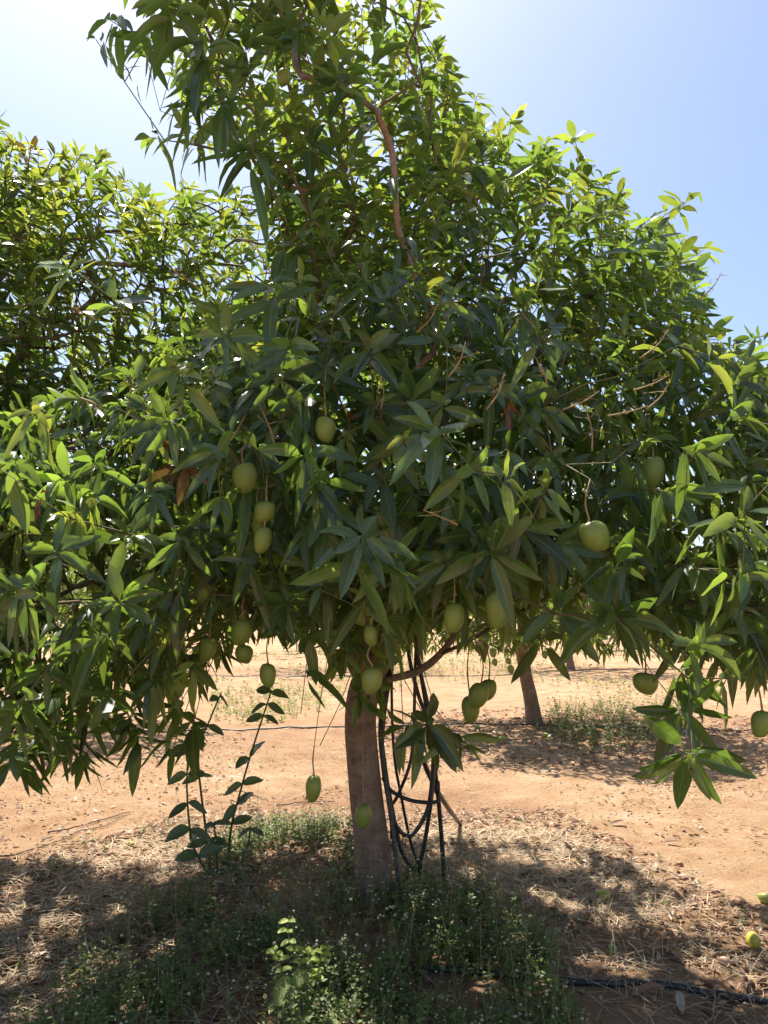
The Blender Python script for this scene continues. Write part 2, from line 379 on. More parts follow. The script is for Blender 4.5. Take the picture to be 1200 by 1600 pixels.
# ------------------------------------------------------------------ tree builder
def sample_tips(blobs, spacing, shell, rng, clump=.5):
    """points spread through the outer part of a union of ellipsoids"""
    pts = []
    C = np.array([b[:3] for b in blobs]); Q = np.array([b[3:6] for b in blobs])
    for b in blobs:
        vol = b[3] * b[4] * b[5] * 4.19; n = int(vol / spacing ** 3 * 1.9)
        p = norm(rng.normal(size=(n, 3))) * (rng.uniform(shell ** 3, 1, (n, 1)) ** (1 / 3)) * np.array(b[3:6]) + np.array(b[:3])
        pts.append(p)
    p = np.concatenate(pts); rr = np.linalg.norm((p[:, None] - C) / Q, axis=2).min(1)
    p = p[rr > shell * .92]
    keep = np.array([mnoise.noise(Vector(q * 1.5)) * clump * 2 + rng.random() > .33 * clump * 2 for q in p]); p = p[keep]
    rng.shuffle(p); out = []; grid = {}
    s = spacing * .72
    for q in p:
        key = tuple(np.floor(q / s).astype(int))
        ok = True
        for dx in (-1, 0, 1):
            for dy in (-1, 0, 1):
                for dz in (-1, 0, 1):
                    for o in grid.get((key[0] + dx, key[1] + dy, key[2] + dz), ()):
                        if (q[0] - o[0]) ** 2 + (q[1] - o[1]) ** 2 + (q[2] - o[2]) ** 2 < s * s: ok = False; break
                    if not ok: break
                if not ok: break
            if not ok: break
        if ok: grid.setdefault(key, []).append(q); out.append(q)
    return np.array(out)
def grow(skel, tips, step=.22, sag=.05):
    """skel: list of polylines (first starts at the fork). Attach every tip to the nearest fitting node. Returns nodes, parent, tip index"""
    N = []; PA = []
    for pl, par in skel:
        for q_i, q in enumerate(pl):
            N.append(np.asarray(q, float)); PA.append(par if q_i == 0 else len(N) - 2)
    nodes = np.zeros((len(N) + len(tips) * 14, 3)); nodes[:len(N)] = N; n = len(N)
    base = nodes[0].copy(); dist = np.zeros(len(nodes)); dist[:n] = np.linalg.norm(nodes[:n] - base, axis=1)
    order = np.argsort(np.linalg.norm(tips - base, axis=1)); tip_node = np.zeros(len(tips), int)
    for ti in order:
        t = tips[ti]; D = np.linalg.norm(nodes[:n] - t, axis=1); dt = np.linalg.norm(t - base)
        cost = D + np.where(dist[:n] > dt - .3 * D, .9, 0) + .10 * dist[:n] + 1.1 * np.clip(base[2] + .45 - nodes[:n, 2], 0, .6)
        p = int(np.argmin(cost)); Dp = D[p]; a = nodes[p].copy(); seg = max(1, min(12, int(round(Dp / step))))
        out = norm(t - base) * .25 + norm(a - base) * .45
        for s in range(1, seg + 1):
            f = s / seg; q = a + (t - a) * f + out * (Dp * .32 * f * (1 - f)) - np.array([0, 0, sag * math.sin(math.pi * f) * Dp])
            if s < seg: q += R.normal(0, .012, 3)
            if s == seg: q = t
            nodes[n] = q; dist[n] = np.linalg.norm(q - base); PA.append(p); p = n; n += 1
        tip_node[ti] = n - 1
    return nodes[:n], np.array(PA), tip_node
def radii(nodes, PA, tip_node, r0=.0028, ex=2.35, cap=.09):
    m = np.zeros(len(nodes)); m[tip_node] += r0 ** ex
    for i in range(len(nodes) - 1, 0, -1):
        if m[i] == 0: m[i] = r0 ** ex
        if PA[i] >= 0: m[PA[i]] += m[i]
    return np.minimum(m ** (1 / ex), cap)
def chains(nodes, PA, r):
    kids = [[] for _ in nodes]
    for i, p in enumerate(PA):
        if p >= 0: kids[p].append(i)
    main = [max(k, key=lambda q: r[q]) if k else -1 for k in kids]; out = []
    for i, p in enumerate(PA):
        if p < 0 or main[p] != i:
            c = [p] if p >= 0 else []; q = i
            while q >= 0: c.append(q); q = main[q]
            if len(c) > 1: out.append(c)
    return out
def build_tree(root, trunk, skel, tips_info, tmpl, mat_leaf, n_leaf_objects=0, limb_min=.016, trunk_k=20, cap=.09, r0=.0028, clear=None, windows=()):
    """trunk: (points, radii). tips_info: dict with pos, axis, n, L, g, young, ..."""
    off = np.array(root.location)
    tips = np.array([t['pos'] for t in tips_info]); nodes, PA, tn = grow(skel, tips); r = radii(nodes, PA, tn, r0=r0, cap=cap)
    tp, tr_ = trunk; pts = smooth_path(tp, 26); rr = np.interp(np.linspace(0, 1, 26), np.linspace(0, 1, len(tr_)), tr_)
    ph = R.random(4) * 6
    bump = lambda i, j, a, L: 1 + .05 * math.sin(3 * a + ph[0] + L * 2) + .03 * math.sin(5 * a + ph[1] - L * 5) + .018 * math.sin(L * 17 + ph[2] + a) + R.normal(0, .005)
    mb = MB(); tube_mb(mb, pts, rr, trunk_k, bump=bump); link('trunk', mb.mesh('trunk', M['bark'], off), root)
    twigs = MB(); nl = 0
    for c in chains(nodes, PA, r):
        pr = r[c].copy(); pr[0] = min(r[c[0]], r[c[1]] * 1.15); pts_ = nodes[c]
        if pr[1] > limb_min:
            cut = len(c)
            for q_ in range(2, len(c)):
                if pr[q_] < .007: cut = q_ + 1; break
            big = smooth_path(pts_[:cut], cut * 3); br = np.interp(np.linspace(0, 1, cut * 3), np.linspace(0, 1, cut), pr[:cut])
            mb = MB(); k = 12 if pr[1] > .03 else 8
            tube_mb(mb, big, br, k, bump=lambda i, j, a, L: 1 + .06 * math.sin(L * 15 + a * 2) + R.normal(0, .03))
            link('limb', mb.mesh('limb', M['bark'], off), root); nl += 1
            if cut < len(c): tube_mb(twigs, pts_[cut - 1:], pr[cut - 1:], 4, cap=False, tint=[.2, .5, 0])
        else:
            tube_mb(twigs, pts_, np.maximum(pr, .002), 4 if pr[1] > .006 else 3, cap=False, tint=[.2 if pr[1] > .006 else .6, .5, 0])
    if twigs.n: link('twigs', twigs.mesh('twigs', M['twig'], off), root, kind='stuff')
    Ls = []
    for t, i in zip(tips_info, tn):
        bd = norm(nodes[i] - nodes[PA[i]]); a = norm(np.asarray(t['axis']) + .35 * bd)
        if t['n']: Ls.append(rosette(nodes[i], a, t['n'], t['L'], t['g'], t['young'], value=t.get('value', .5), dead=t.get('dead', 0.), spread=t.get('spread', (38, 100)), length=t.get('len', .075)))
    Lf = cat(Ls); keep = np.ones(len(Lf['L']), bool)
    for f_ in (.35, .65, .95):
        q_ = Lf['base'] + Lf['d'] * (Lf['L'] * f_)[:, None] + DOWN * (Lf['g'] * Lf['L'] * f_ * f_)[:, None]
        for (c_, r_, k_) in windows:            # gaps in the crown through which the sun reaches a spot
            v_ = q_ - c_; al = v_ @ SD; keep &= ~((np.linalg.norm(v_ - al[:, None] * SD, axis=1) < r_ * (1 + .35 * np.sin(al * 3))) & (al > .5) & (R.random(len(al)) < k_))
        if clear:
            x_, y_, z_ = proj(q_)
            for (px, py, rx, ry, D_, k_) in clear: keep &= ~((((x_ - px) / rx) ** 2 + ((y_ - py) / ry) ** 2 < 1) & (z_ < D_) & (R.random(len(x_)) < k_))
    Lf = sub(Lf, keep)
    if n_leaf_objects:
        # the leaves that show largest: a coarse depth buffer decides which are in view
        S = 5.0; mid = [Lf['base'] + Lf['d'] * (Lf['L'] * f)[:, None] + DOWN * (Lf['g'] * Lf['L'] * f * f)[:, None] for f in (.3, .5, .7, .9)]
        W_, H_ = int(1200 / S), int(1600 / S); zb = np.full((H_, W_), 1e9); pr = []
        for m_ in mid:
            px, py, z = proj(m_); ix = (px / S).astype(int); iy = (py / S).astype(int); ok = (ix >= 0) & (ix < W_) & (iy >= 0) & (iy < H_) & (z > .3); pr.append((ix, iy, z, ok))
            for dx in (0, 1):
                for dy in (0, 1):
                    jx = np.clip(ix + dx, 0, W_ - 1); jy = np.clip(iy + dy, 0, H_ - 1); np.minimum.at(zb, (jy[ok], jx[ok]), z[ok])
        vis = np.zeros(len(Lf['L']))
        for ix, iy, z, ok in pr:
            v = np.zeros(len(vis)); v[ok] = z[ok] < zb[iy[ok], ix[ok]] + .05; vis += v
        x0, y0, _ = proj(mid[0]); x1, y1, z1 = proj(mid[3])
        face = np.abs(np.einsum('ij,ij->i', Lf['n'], norm(CAM - mid[1]))) * .8 + .2
        score = vis * face * np.hypot(x1 - x0, y1 - y0) * Lf['W'] / np.maximum(z1, .5); pick = np.argsort(-score)[:n_leaf_objects]
        m = np.zeros(len(score), bool); m[pick] = True; H = sub(Lf, m); Lf = sub(Lf, ~m)
        HV = leaf_verts(T_HI, *[H[q_] for q_ in ('base', 'd', 'n', 'L', 'W', 'g', 'fold', 'wav')]); uv = leaf_uvs(T_HI, 1)
        for q_ in range(len(HV)):
            b = H['base'][q_]; link('leaf', mk_mesh('leaf', HV[q_] - b, T_HI[3], mat_leaf, uv, np.repeat(H['tint'][q_:q_ + 1], len(uv), 0)), root, tuple(b - off))
    link('foliage', leaves_mesh('foliage', tmpl, Lf, mat_leaf, off), root, kind='stuff')
    return nodes

def auto_tips(P_, centre, L, nlo, nhi, g, upb, young_p=.10, rng=R):
    out = []
    c = np.asarray(centre); zc = c[2]
    for p in P_:
        o = norm(p - c); h = (p[2] - zc)
        up = upb + .55 * max(-.9, min(1.3, h)); a = norm(o * .9 + np.array([0, 0, up]) + rng.normal(0, .28, 3))
        yg = rng.uniform(.45, 1.0) if rng.random() < young_p * (1 + max(0, h)) else rng.uniform(0, .16)
        out.append(dict(pos=p, axis=a, n=int(rng.integers(nlo, nhi + 1)), L=L * rng.uniform(.8, 1.15) * (.8 if yg > .4 else 1), g=g * rng.uniform(.5, 1.5) * (1.25 if h < 0 else .8),
                        young=yg, value=float(np.clip(rng.normal(.5, .14), .1, .9)), dead=.8 if rng.random() < .0015 else 0.))
    return out
SD = np.array(SUNDIR)
SPOTS = [(620, 1450, .08, .9), (1170, 1480, .25, .9), (1100, 1440, .22, .9), (1040, 1450, .2, .9), (960, 1460, .16, .9), (1150, 1400, .25, .9), (1060, 1380, .2, .9), (880, 1360, .18, .9), (800, 1350, .12, .9), (960, 1400, .12, .9), (760, 1460, .08, .9), (1180, 1560, .18, .9), (1000, 1540, .13, .9), (900, 1440, .08, .9), (690, 1340, .08, .9), (60, 1500, .10, .9), (180, 1440, .08, .9), (620, 1500, .06, .9), (340, 1500, .06, .9), (1090, 1530, .12, .9), (850, 1420, .1, .9), (100, 1420, .12, .9), (20, 1400, .15, .9), (250, 1380, .08, .9)]
WIN = [(G(a, b), c * .85, d) for a, b, c, d in SPOTS] + [(P(485, 1485, 2.95), .26, 1), (P(510, 1465, 2.95), .2, 1), (P(440, 1500, 2.95), .14, 1)] + [(P(a, b, D_), r_, .95) for a, b, D_, r_ in ((835, 770, 2.1, .17), (800, 740, 2.15, .12), (455, 530, 2.7, .13), (885, 590, 2.65, .20), (960, 590, 2.65, .20), (1010, 640, 2.6, .14), (1165, 790, 2.1, .20), (1175, 900, 2.2, .16), (1135, 555, 2.6, .16), (100, 400, 2.6, .20), (190, 830, 2.6, .14), (700, 470, 2.7, .12), (640, 800, 2.2, .07), (1060, 1000, 2.3, .13), (60, 600, 2.9, .16), (170, 640, 3.0, .14), (60, 1180, 2.7, .12), (420, 700, 2.6, .08))] + [(G(a, b), r_, .9) for a, b, r_ in ((120, 1560, .10), (260, 1500, .07), (330, 1430, .07), (90, 1460, .14), (30, 1530, .14), (160, 1520, .10), (10, 1440, .15), (850, 1560, .10), (1160, 1540, .2), (560, 1560, .07), (700, 1520, .08), (770, 1560, .09), (430, 1400, .06), (660, 1440, .07), (820, 1490, .09), (40, 1590, .10), (210, 1590, .06), (740, 1380, .08), (930, 1530, .09), (520, 1350, .06))]
TOP = np.array([(-2000, 100), (-200, 150), (0, 165), (45, 205), (75, 240), (110, 205), (150, 215), (190, 250), (236, 290), (300, 275), (420, 275), (1080, 475), (1120, 510), (1150, 500), (1200, 475), (1500, 430), (3000, 300)], float)
def cut_sky_neigh(p):
    x, y, z = proj(p); return y > np.interp(x, TOP[:, 0], TOP[:, 1]) + 12
MTOP = np.array([(-2000, 520), (0, 420), (150, 330), (215, 270), (232, 240), (215, 190), (216, -40), (217, -900), (672, -900), (680, 25), (700, 95), (722, 150), (790, 195), (830, 232), (880, 222), (925, 222), (945, 262), (975, 305), (1030, 345), (1085, 400), (1095, 455), (1130, 505), (1200, 560), (3000, 800)], float)
def cut_sky_main(p):
    x, y, z = proj(p); return y > np.interp(x, MTOP[:, 0], MTOP[:, 1]) + 12
BOT = np.array([(-900, 1170), (0, 1185), (60, 1190), (110, 1150), (165, 1110), (205, 1080), (250, 1110), (300, 1110), (332, 1010), (350, 960), (480, 985), (520, 1040), (560, 1040), (610, 1010), (660, 960), (760, 950), (850, 935), (890, 885), (985, 905), (1010, 985), (1060, 1020), (1200, 1060), (2500, 1060)], float)
def cut_low(p):
    x, y, z = proj(p); return (y < np.interp(x, BOT[:, 0], BOT[:, 1])) | (z < .4)

# ------------------------------------------------------------------ the large mango tree
tb = G(588, 1418); tb[2] = gz(tb[0], tb[1]) - .05; TY = tb[1]
tree = empty('mango_tree', tuple(tb), label='large mango tree with thick brown trunk and hanging green fruit, black hoses beside it', cat='tree')
trunk_pts = [tb, P(586, 1380, TY), P(577, 1290, TY), P(566, 1190, TY), P(563, 1120, TY), P(570, 1075, TY + .02), P(592, 1030, TY + .01), P(612, 1000, TY)]
trunk_r = [.130, .096, .086, .081, .080, .084, .068, .045]
fork = trunk_pts[5]
skel = [([fork, P(600, 1020, TY), P(624, 985, TY), P(640, 880, TY + .05), P(640, 740, TY + .1), P(600, 560, TY + .35), P(565, 380, TY + .45), P(540, 210, TY + .4), P(520, 90, TY + .25)], -1),
        ([P(605, 1062, TY), P(650, 1050, TY - .05), P(688, 1022, TY - .1), P(720, 975, TY - .1), P(735, 930, TY - .15), P(800, 800, TY - .1), P(880, 650, TY), P(950, 500, TY + .1)], 0),
        ([P(545, 1035, TY), P(520, 960, TY - .1), P(470, 860, TY - .2), P(400, 740, TY - .25), P(330, 620, TY - .2)], 0),
        ([P(720, 1008, TY - .2), P(770, 980, TY - .4), P(860, 930, TY - .6), P(960, 880, TY - .8)], 11),
        ([P(560, 1020, TY - .15), P(520, 930, TY - .5), P(470, 880, TY - .9)], 0),
        ([P(505, 990, TY + .2), P(380, 900, TY + .1), P(240, 850, TY - .2), P(120, 830, TY - .5)], 0),
        # the long bough that bends forward over the camera's left
        ([P(535, 520, TY - .1), P(500, 460, 3.7), P(462, 390, 3.3), P(435, 310, 3.0), P(398, 225, 2.75), P(352, 145, 2.55), P(318, 85, 2.45), P(262, 10, 2.4), P(200, -60, 2.3)], 5),
        ([P(505, 270, TY + .2), P(455, 150, TY), P(420, 20, TY - .2), P(400, -110, TY - .5), P(380, -260, 3.3)], 6)]
mainblobs = [(-1.05, 3.6, 1.5, 1.25, .9, .5), (1.15, 3.7, 1.5, 1.2, .9, .42), (0, 4.9, 1.75, 1.3, .8, .5), (-.15, 5.1, 2.7, 1.45, 1.15, 1.35), (-1.05, 3.15, 4.65, .75, .55, .45), (-.1, 4.25, 2.7, 1.95, 1.5, 1.6), (-.15, 4.1, 4.3, 1.15, 1.1, 1.35), (.75, 4.2, 3.3, 1.2, 1.1, 1.35), (1.25, 3.85, 2.3, 1.1, .95, 1.1), (-1.45, 4.0, 2.2, 1.2, 1.3, 1.2),
             (-1.35, 3.1, 1.75, 1.1, .85, .75), (1.3, 3.1, 1.8, 1.0, .85, .75), (0, 3.0, 2.1, 1.2, .75, .75), (-.6, 3.5, 3.4, 1.1, .9, 1.1), (2.1, 3.9, 1.8, .8, .9, .9), (-2.1, 3.2, 1.4, .7, .7, .65)]
tp = sample_tips(mainblobs, .182, .42, R, .50)
shade_top = sample_tips([(-.9, 3.15, 4.85, 1.0, .75, .62)], .17, .1, R, .1)
tp = tp[cut_sky_main(tp) & cut_low(tp)]
# the crown is open on its upper left: only the forward bough hangs there, the neighbour shows behind
x_, y_, _z = proj(tp)
open_left = inpoly(x_, y_, [(-4000, -20), (215, -20), (235, 225), (400, 250), (425, 430), (300, 500), (150, 580), (0, 640), (-4000, 700)])
thin = inpoly(x_, y_, [(200, -30), (390, -30), (420, 150), (440, 300), (200, 300)]) & (R.random(len(tp)) < .35)
tp = tp[~open_left & ~thin]
tp = tp[~((tp[:, 2] > 2.9) & (R.random(len(tp)) < .04))]
x_, y_, _z = proj(shade_top); tp = np.concatenate([tp, shade_top[(y_ < -25) & (x_ > 150) & (x_ < 640)]])
tp = tp[np.linalg.norm(tp[:, :2], axis=1) > 1.9]
info = auto_tips(tp, (0, 4.1, 2.2), .158, 8, 12, .36, .10, .13)
for t in info:
    if t['pos'][2] > 2.8:
        t['L'] *= 1.08
        if R.random() < .16: t['young'] = R.uniform(.35, .9)  # yellower leaf colour on some high shoots, imitating backlit tips
# lower front shoots carry longer, hanging leaves
for t in info:
    p = t['pos']
    if p[1] < 3.4 and p[2] < 2.4: t['L'] *= 1.12; t['g'] *= 1.25; t['axis'] = norm(t['axis'] + np.array([0, -.35, -.15]))
# shoots read one by one in the photograph: px, py, distance, axis, leaves, length, droop, young
hero = [(682, 668, 2.15, (.1, -.9, .25), 13, .20, .12, .05), (566, 838, 2.15, (-.1, -.8, .2), 12, .19, .25, .10), (740, 735, 2.25, (.5, -.7, .2), 11, .18, .2, .12),
        (800, 745, 2.15, (.6, -.5, .5), 8, .15, .35, .85), (1083, 1188, 2.1, (.15, -.9, -.35), 11, .175, .12, .02), (1068, 1115, 2.3, (-.4, -.6, .2), 10, .17, .2, .06),
        (88, 862, 2.25, (.1, -.7, .5), 11, .17, .3, .10), (185, 940, 2.4, (.3, -.8, .0), 10, .17, .3, .08), (155, 1000, 2.4, (-.1, -.8, -.3), 9, .17, .35, .08),
        (25, 930, 2.2, (-.2, -.8, .0), 9, .17, .3, .04), (70, 1050, 2.4, (.0, -.7, -.4), 9, .18, .4, .05), (20, 1110, 2.3, (-.3, -.6, -.5), 9, .17, .4, .1),
        (205, 835, 2.6, (.5, -.7, .4), 9, .16, .3, .25), (672, 1135, 2.9, (.25, -.7, .1), 12, .20, .35, .03), (630, 1140, 3.0, (-.5, -.6, .0), 8, .18, .4, .03), (722, 1165, 2.9, (.4, -.4, -.7), 7, .18, .5, .12),
        (965, 965, 2.45, (-.1, -.8, -.1), 12, .20, .3, .04), (870, 960, 2.6, (-.4, -.7, .1), 10, .19, .3, .05), (1095, 1005, 2.2, (.3, -.6, .5), 9, .17, .25, .25),
        (1075, 1060, 2.3, (.2, -.7, -.1), 9, .17, .35, .12), (1165, 800, 2.1, (.6, -.5, .3), 9, .17, .25, .30), (1160, 900, 2.2, (.5, -.6, .2), 9, .17, .3, .22), (1150, 1060, 2.3, (.4, -.6, -.1), 9, .17, .35, .12),
        (690, 470, 2.7, (.1, -.7, .5), 10, .16, .35, .15), (735, 585, 2.7, (.2, -.6, .5), 10, .15, .3, .12), (640, 660, 2.6, (-.6, -.5, .2), 7, .17, .2, .05),
        (490, 725, 2.5, (-.9, -.4, .2), 7, .22, .25, .02), (600, 745, 2.5, (.3, -.7, .3), 9, .16, .3, .08), (425, 540, 2.7, (.2, -.5, -.3), 6, .14, .5, .8), (350, 560, 3.0, (-.2, -.7, .3), 9, .18, .3, .1),
        (100, 410, 2.6, (-.2, -.5, .8), 9, .15, .15, .75), (180, 470, 2.8, (.2, -.5, .5), 8, .20, .2, .12), (470, 1115, 3.1, (-.1, -.6, -.3), 8, .16, .3, .06), (500, 1165, 3.1, (-.1, -.5, -.4), 5, .14, .3, .15),
        (885, 600, 2.7, (.0, -.7, .5), 10, .15, .3, .18), (960, 590, 2.7, (.3, -.6, .4), 9, .15, .3, .25), (930, 760, 2.5, (.1, -.7, -.1), 7, .17, .5, .2), (1120, 560, 2.6, (.5, -.4, .4), 6, .16, .25, .9), (1060, 540, 2.7, (.3, -.5, .4), 8, .15, .3, .4),
        (30, 1175, 2.7, (-.1, -.4, -.8), 10, .18, .5, .15), (100, 1170, 2.8, (0, -.4, -.8), 9, .18, .5, .1), (170, 1090, 2.6, (.1, -.5, -.6), 10, .18, .5, .08), (270, 1170, 3.1, (.1, -.5, -.8), 8, .17, .5, .05), (560, 1085, 3.5, (-.2, -.7, -.2), 9, .17, .4, .05), (590, 1060, 3.6, (.1, -.7, -.3), 9, .17, .4, .04), (530, 1110, 3.4, (-.4, -.6, -.2), 8, .17, .4, .05), (480, 1060, 3.0, (-.2, -.6, -.5), 9, .19, .5, .04),
        (20, 1195, 2.6, (0, -.4, -.9), 10, .19, .5, .1), (130, 1190, 2.9, (0, -.4, -.9), 10, .18, .5, .1), (200, 1130, 3.0, (0, -.4, -.9), 10, .18, .5, .1), (60, 1130, 3.1, (0, -.4, -.7), 10, .18, .5, .1), (120, 1060, 3.2, (0, -.4, -.7), 10, .18, .5, .1), (270, 1120, 3.4, (0, -.4, -.7), 10, .18, .5, .1), (410, 930, 3.6, (0, -.4, -.7), 10, .18, .5, .1), (500, 960, 3.7, (0, -.4, -.7), 10, .18, .5, .1), (650, 990, 3.9, (0, -.4, -.7), 8, .16, .5, .1), (800, 950, 3.4, (0, -.4, -.7), 10, .18, .5, .1), (900, 930, 3.3, (0, -.4, -.7), 10, .18, .5, .1), (1000, 950, 3.0, (0, -.4, -.7), 10, .18, .5, .1), (1120, 960, 2.9, (0, -.4, -.7), 10, .18, .5, .1), (1180, 1000, 2.7, (0, -.4, -.7), 10, .18, .5, .1), (1060, 900, 3.2, (0, -.4, -.7), 10, .18, .5, .1),
        (625, 370, 3.0, (.1, -.6, .3), 10, .16, .5, .1), (618, 300, 3.0, (.2, -.6, .3), 10, .16, .5, .15), (612, 235, 2.95, (.1, -.6, .3), 10, .16, .5, .1), (590, 175, 2.9, (.1, -.6, .3), 10, .16, .5, .2), (545, 130, 2.8, (.1, -.6, .3), 10, .16, .5, .1), (490, 115, 2.75, (-.1, -.6, .2), 10, .16, .6, .1), (465, 50, 2.7, (-.1, -.6, .2), 10, .17, .6, .05),
        (355, 975, 3.3, (0, -.5, -.6), 9, .18, .5, .04), (420, 985, 3.4, (0, -.5, -.7), 9, .17, .5, .04), (475, 985, 3.5, (0, -.5, -.7), 9, .17, .5, .04), (300, 1040, 3.3, (0, -.5, -.7), 9, .18, .5, .04), (515, 1010, 3.4, (-.2, -.5, -.7), 9, .18, .5, .04), (450, 965, 3.7, (0, -.4, -.7), 9, .17, .5, .04), (385, 975, 3.8, (0, -.4, -.7), 9, .17, .5, .04), (340, 1010, 3.8, (0, -.4, -.7), 8, .17, .5, .2), (230, 1010, 3.4, (0, -.4, -.7), 9, .17, .5, .1),
        (300, 1140, 3.0, (.1, -.6, -.4), 10, .17, .45, .05), (215, 1160, 3.0, (.1, -.5, -.6), 8, .17, .5, .08), (140, 1120, 2.8, (.0, -.5, -.6), 9, .17, .5, .08), (60, 1160, 2.7, (-.1, -.5, -.6), 9, .17, .5, .12), (250, 1060, 2.8, (.1, -.6, -.4), 9, .19, .45, .03),
        (400, 1010, 2.9, (.2, -.6, -.4), 7, .16, .4, .1), (560, 900, 2.2, (.1, -.5, -.8), 8, .22, .3, .06), (620, 880, 2.3, (.4, -.5, -.6), 7, .20, .4, .08), (850, 1010, 2.9, (.2, -.5, -.5), 7, .17, .4, .08),
        (770, 870, 2.4, (.1, -.7, -.2), 10, .19, .35, .06), (820, 830, 2.5, (.2, -.7, -.1), 9, .18, .35, .06), (700, 880, 2.5, (-.1, -.7, -.3), 9, .19, .4, .04), (480, 1000, 2.9, (-.1, -.5, -.7), 8, .20, .4, .04),
        (430, 930, 2.8, (.0, -.6, -.5), 8, .18, .4, .05), (350, 860, 2.9, (.1, -.7, .0), 8, .18, .35, .04), (790, 700, 2.4, (-.3, -.7, .4), 8, .17, .25, .05),
        # top-left bough: hanging dark leaves, plus the light sprays outside it
        (340, 150, 2.5, (-.2, -.3, .3), 12, .22, .95, .0), (310, 70, 2.42, (-.3, -.2, .5), 12, .22, .95, .0), (395, 235, 2.7, (.3, -.3, .3), 11, .22, .95, .0), (262, 10, 2.4, (-.3, 0, .7), 12, .20, .9, .0),
        (430, 310, 2.95, (.1, -.3, .2), 10, .22, .95, .0), (455, 380, 3.2, (.1, -.3, .2), 8, .22, .95, .0), (380, 60, 2.7, (.1, -.2, .6), 9, .2, .8, .0), (285, 150, 2.5, (-.5, -.1, .3), 8, .19, .9, .0),
        (225, 60, 2.6, (-.5, 0, .5), 9, .17, .7, .1), (150, 62, 2.8, (-.9, 0, .3), 6, .15, .55, .15), (170, 30, 2.7, (-.7, 0, .6), 8, .16, .6, .1), (195, 128, 3.0, (-.9, 0, -.2), 5, .11, .2, .3), (235, 215, 3.3, (-.4, -.1, -.2), 8, .17, .6, .25), (300, 225, 3.1, (-.3, -.2, 0), 8, .16, .6, .2),
        # shoots along the skyline
        (660, 15, 4.0, (.2, -.1, .9), 10, .17, .35, .35), (655, 55, 3.9, (.6, -.2, .5), 10, .17, .5, .2), (705, 120, 4.1, (.5, 0, .8), 8, .15, .2, .35), (745, 150, 4.2, (.3, 0, .9), 9, .15, .15, .5), (800, 185, 4.2, (.5, 0, .8), 9, .15, .15, .6),
        (898, 215, 4.3, (.2, -.1, .95), 12, .17, .25, .45), (850, 225, 4.3, (-.3, 0, .9), 9, .16, .2, .35), (970, 300, 4.2, (.4, 0, .8), 9, .15, .2, .5), (1070, 318, 3.9, (.5, -.1, .7), 9, .16, .35, .6), (1040, 335, 3.9, (.2, -.1, .6), 7, .15, .4, .5), (1100, 390, 4.0, (.5, 0, .8), 9, .14, .2, .7), (1090, 300, 3.9, (.6, 0, .7), 2, .10, .2, .2)]
for (px, py, D, ax_, nlf, L, g, yg) in hero:
    info.append(dict(pos=P(px, py, D), axis=np.array(ax_, float), n=nlf, L=L, g=g, young=yg, value=.6, spread=(58, 102), len=.05))
for (px, py, D) in [(792, 640, 2.5), (800, 625, 2.5), (62, 779, 2.3), (546, 660, 2.9), (425, 958, 3.0), (215, 560, 3.0)]:
    info.append(dict(pos=P(px, py, D), axis=np.array((0, -.3, -.6)), n=3, L=.085, g=.5, young=0, value=.6, dead=.95, spread=(30, 120), len=.03))
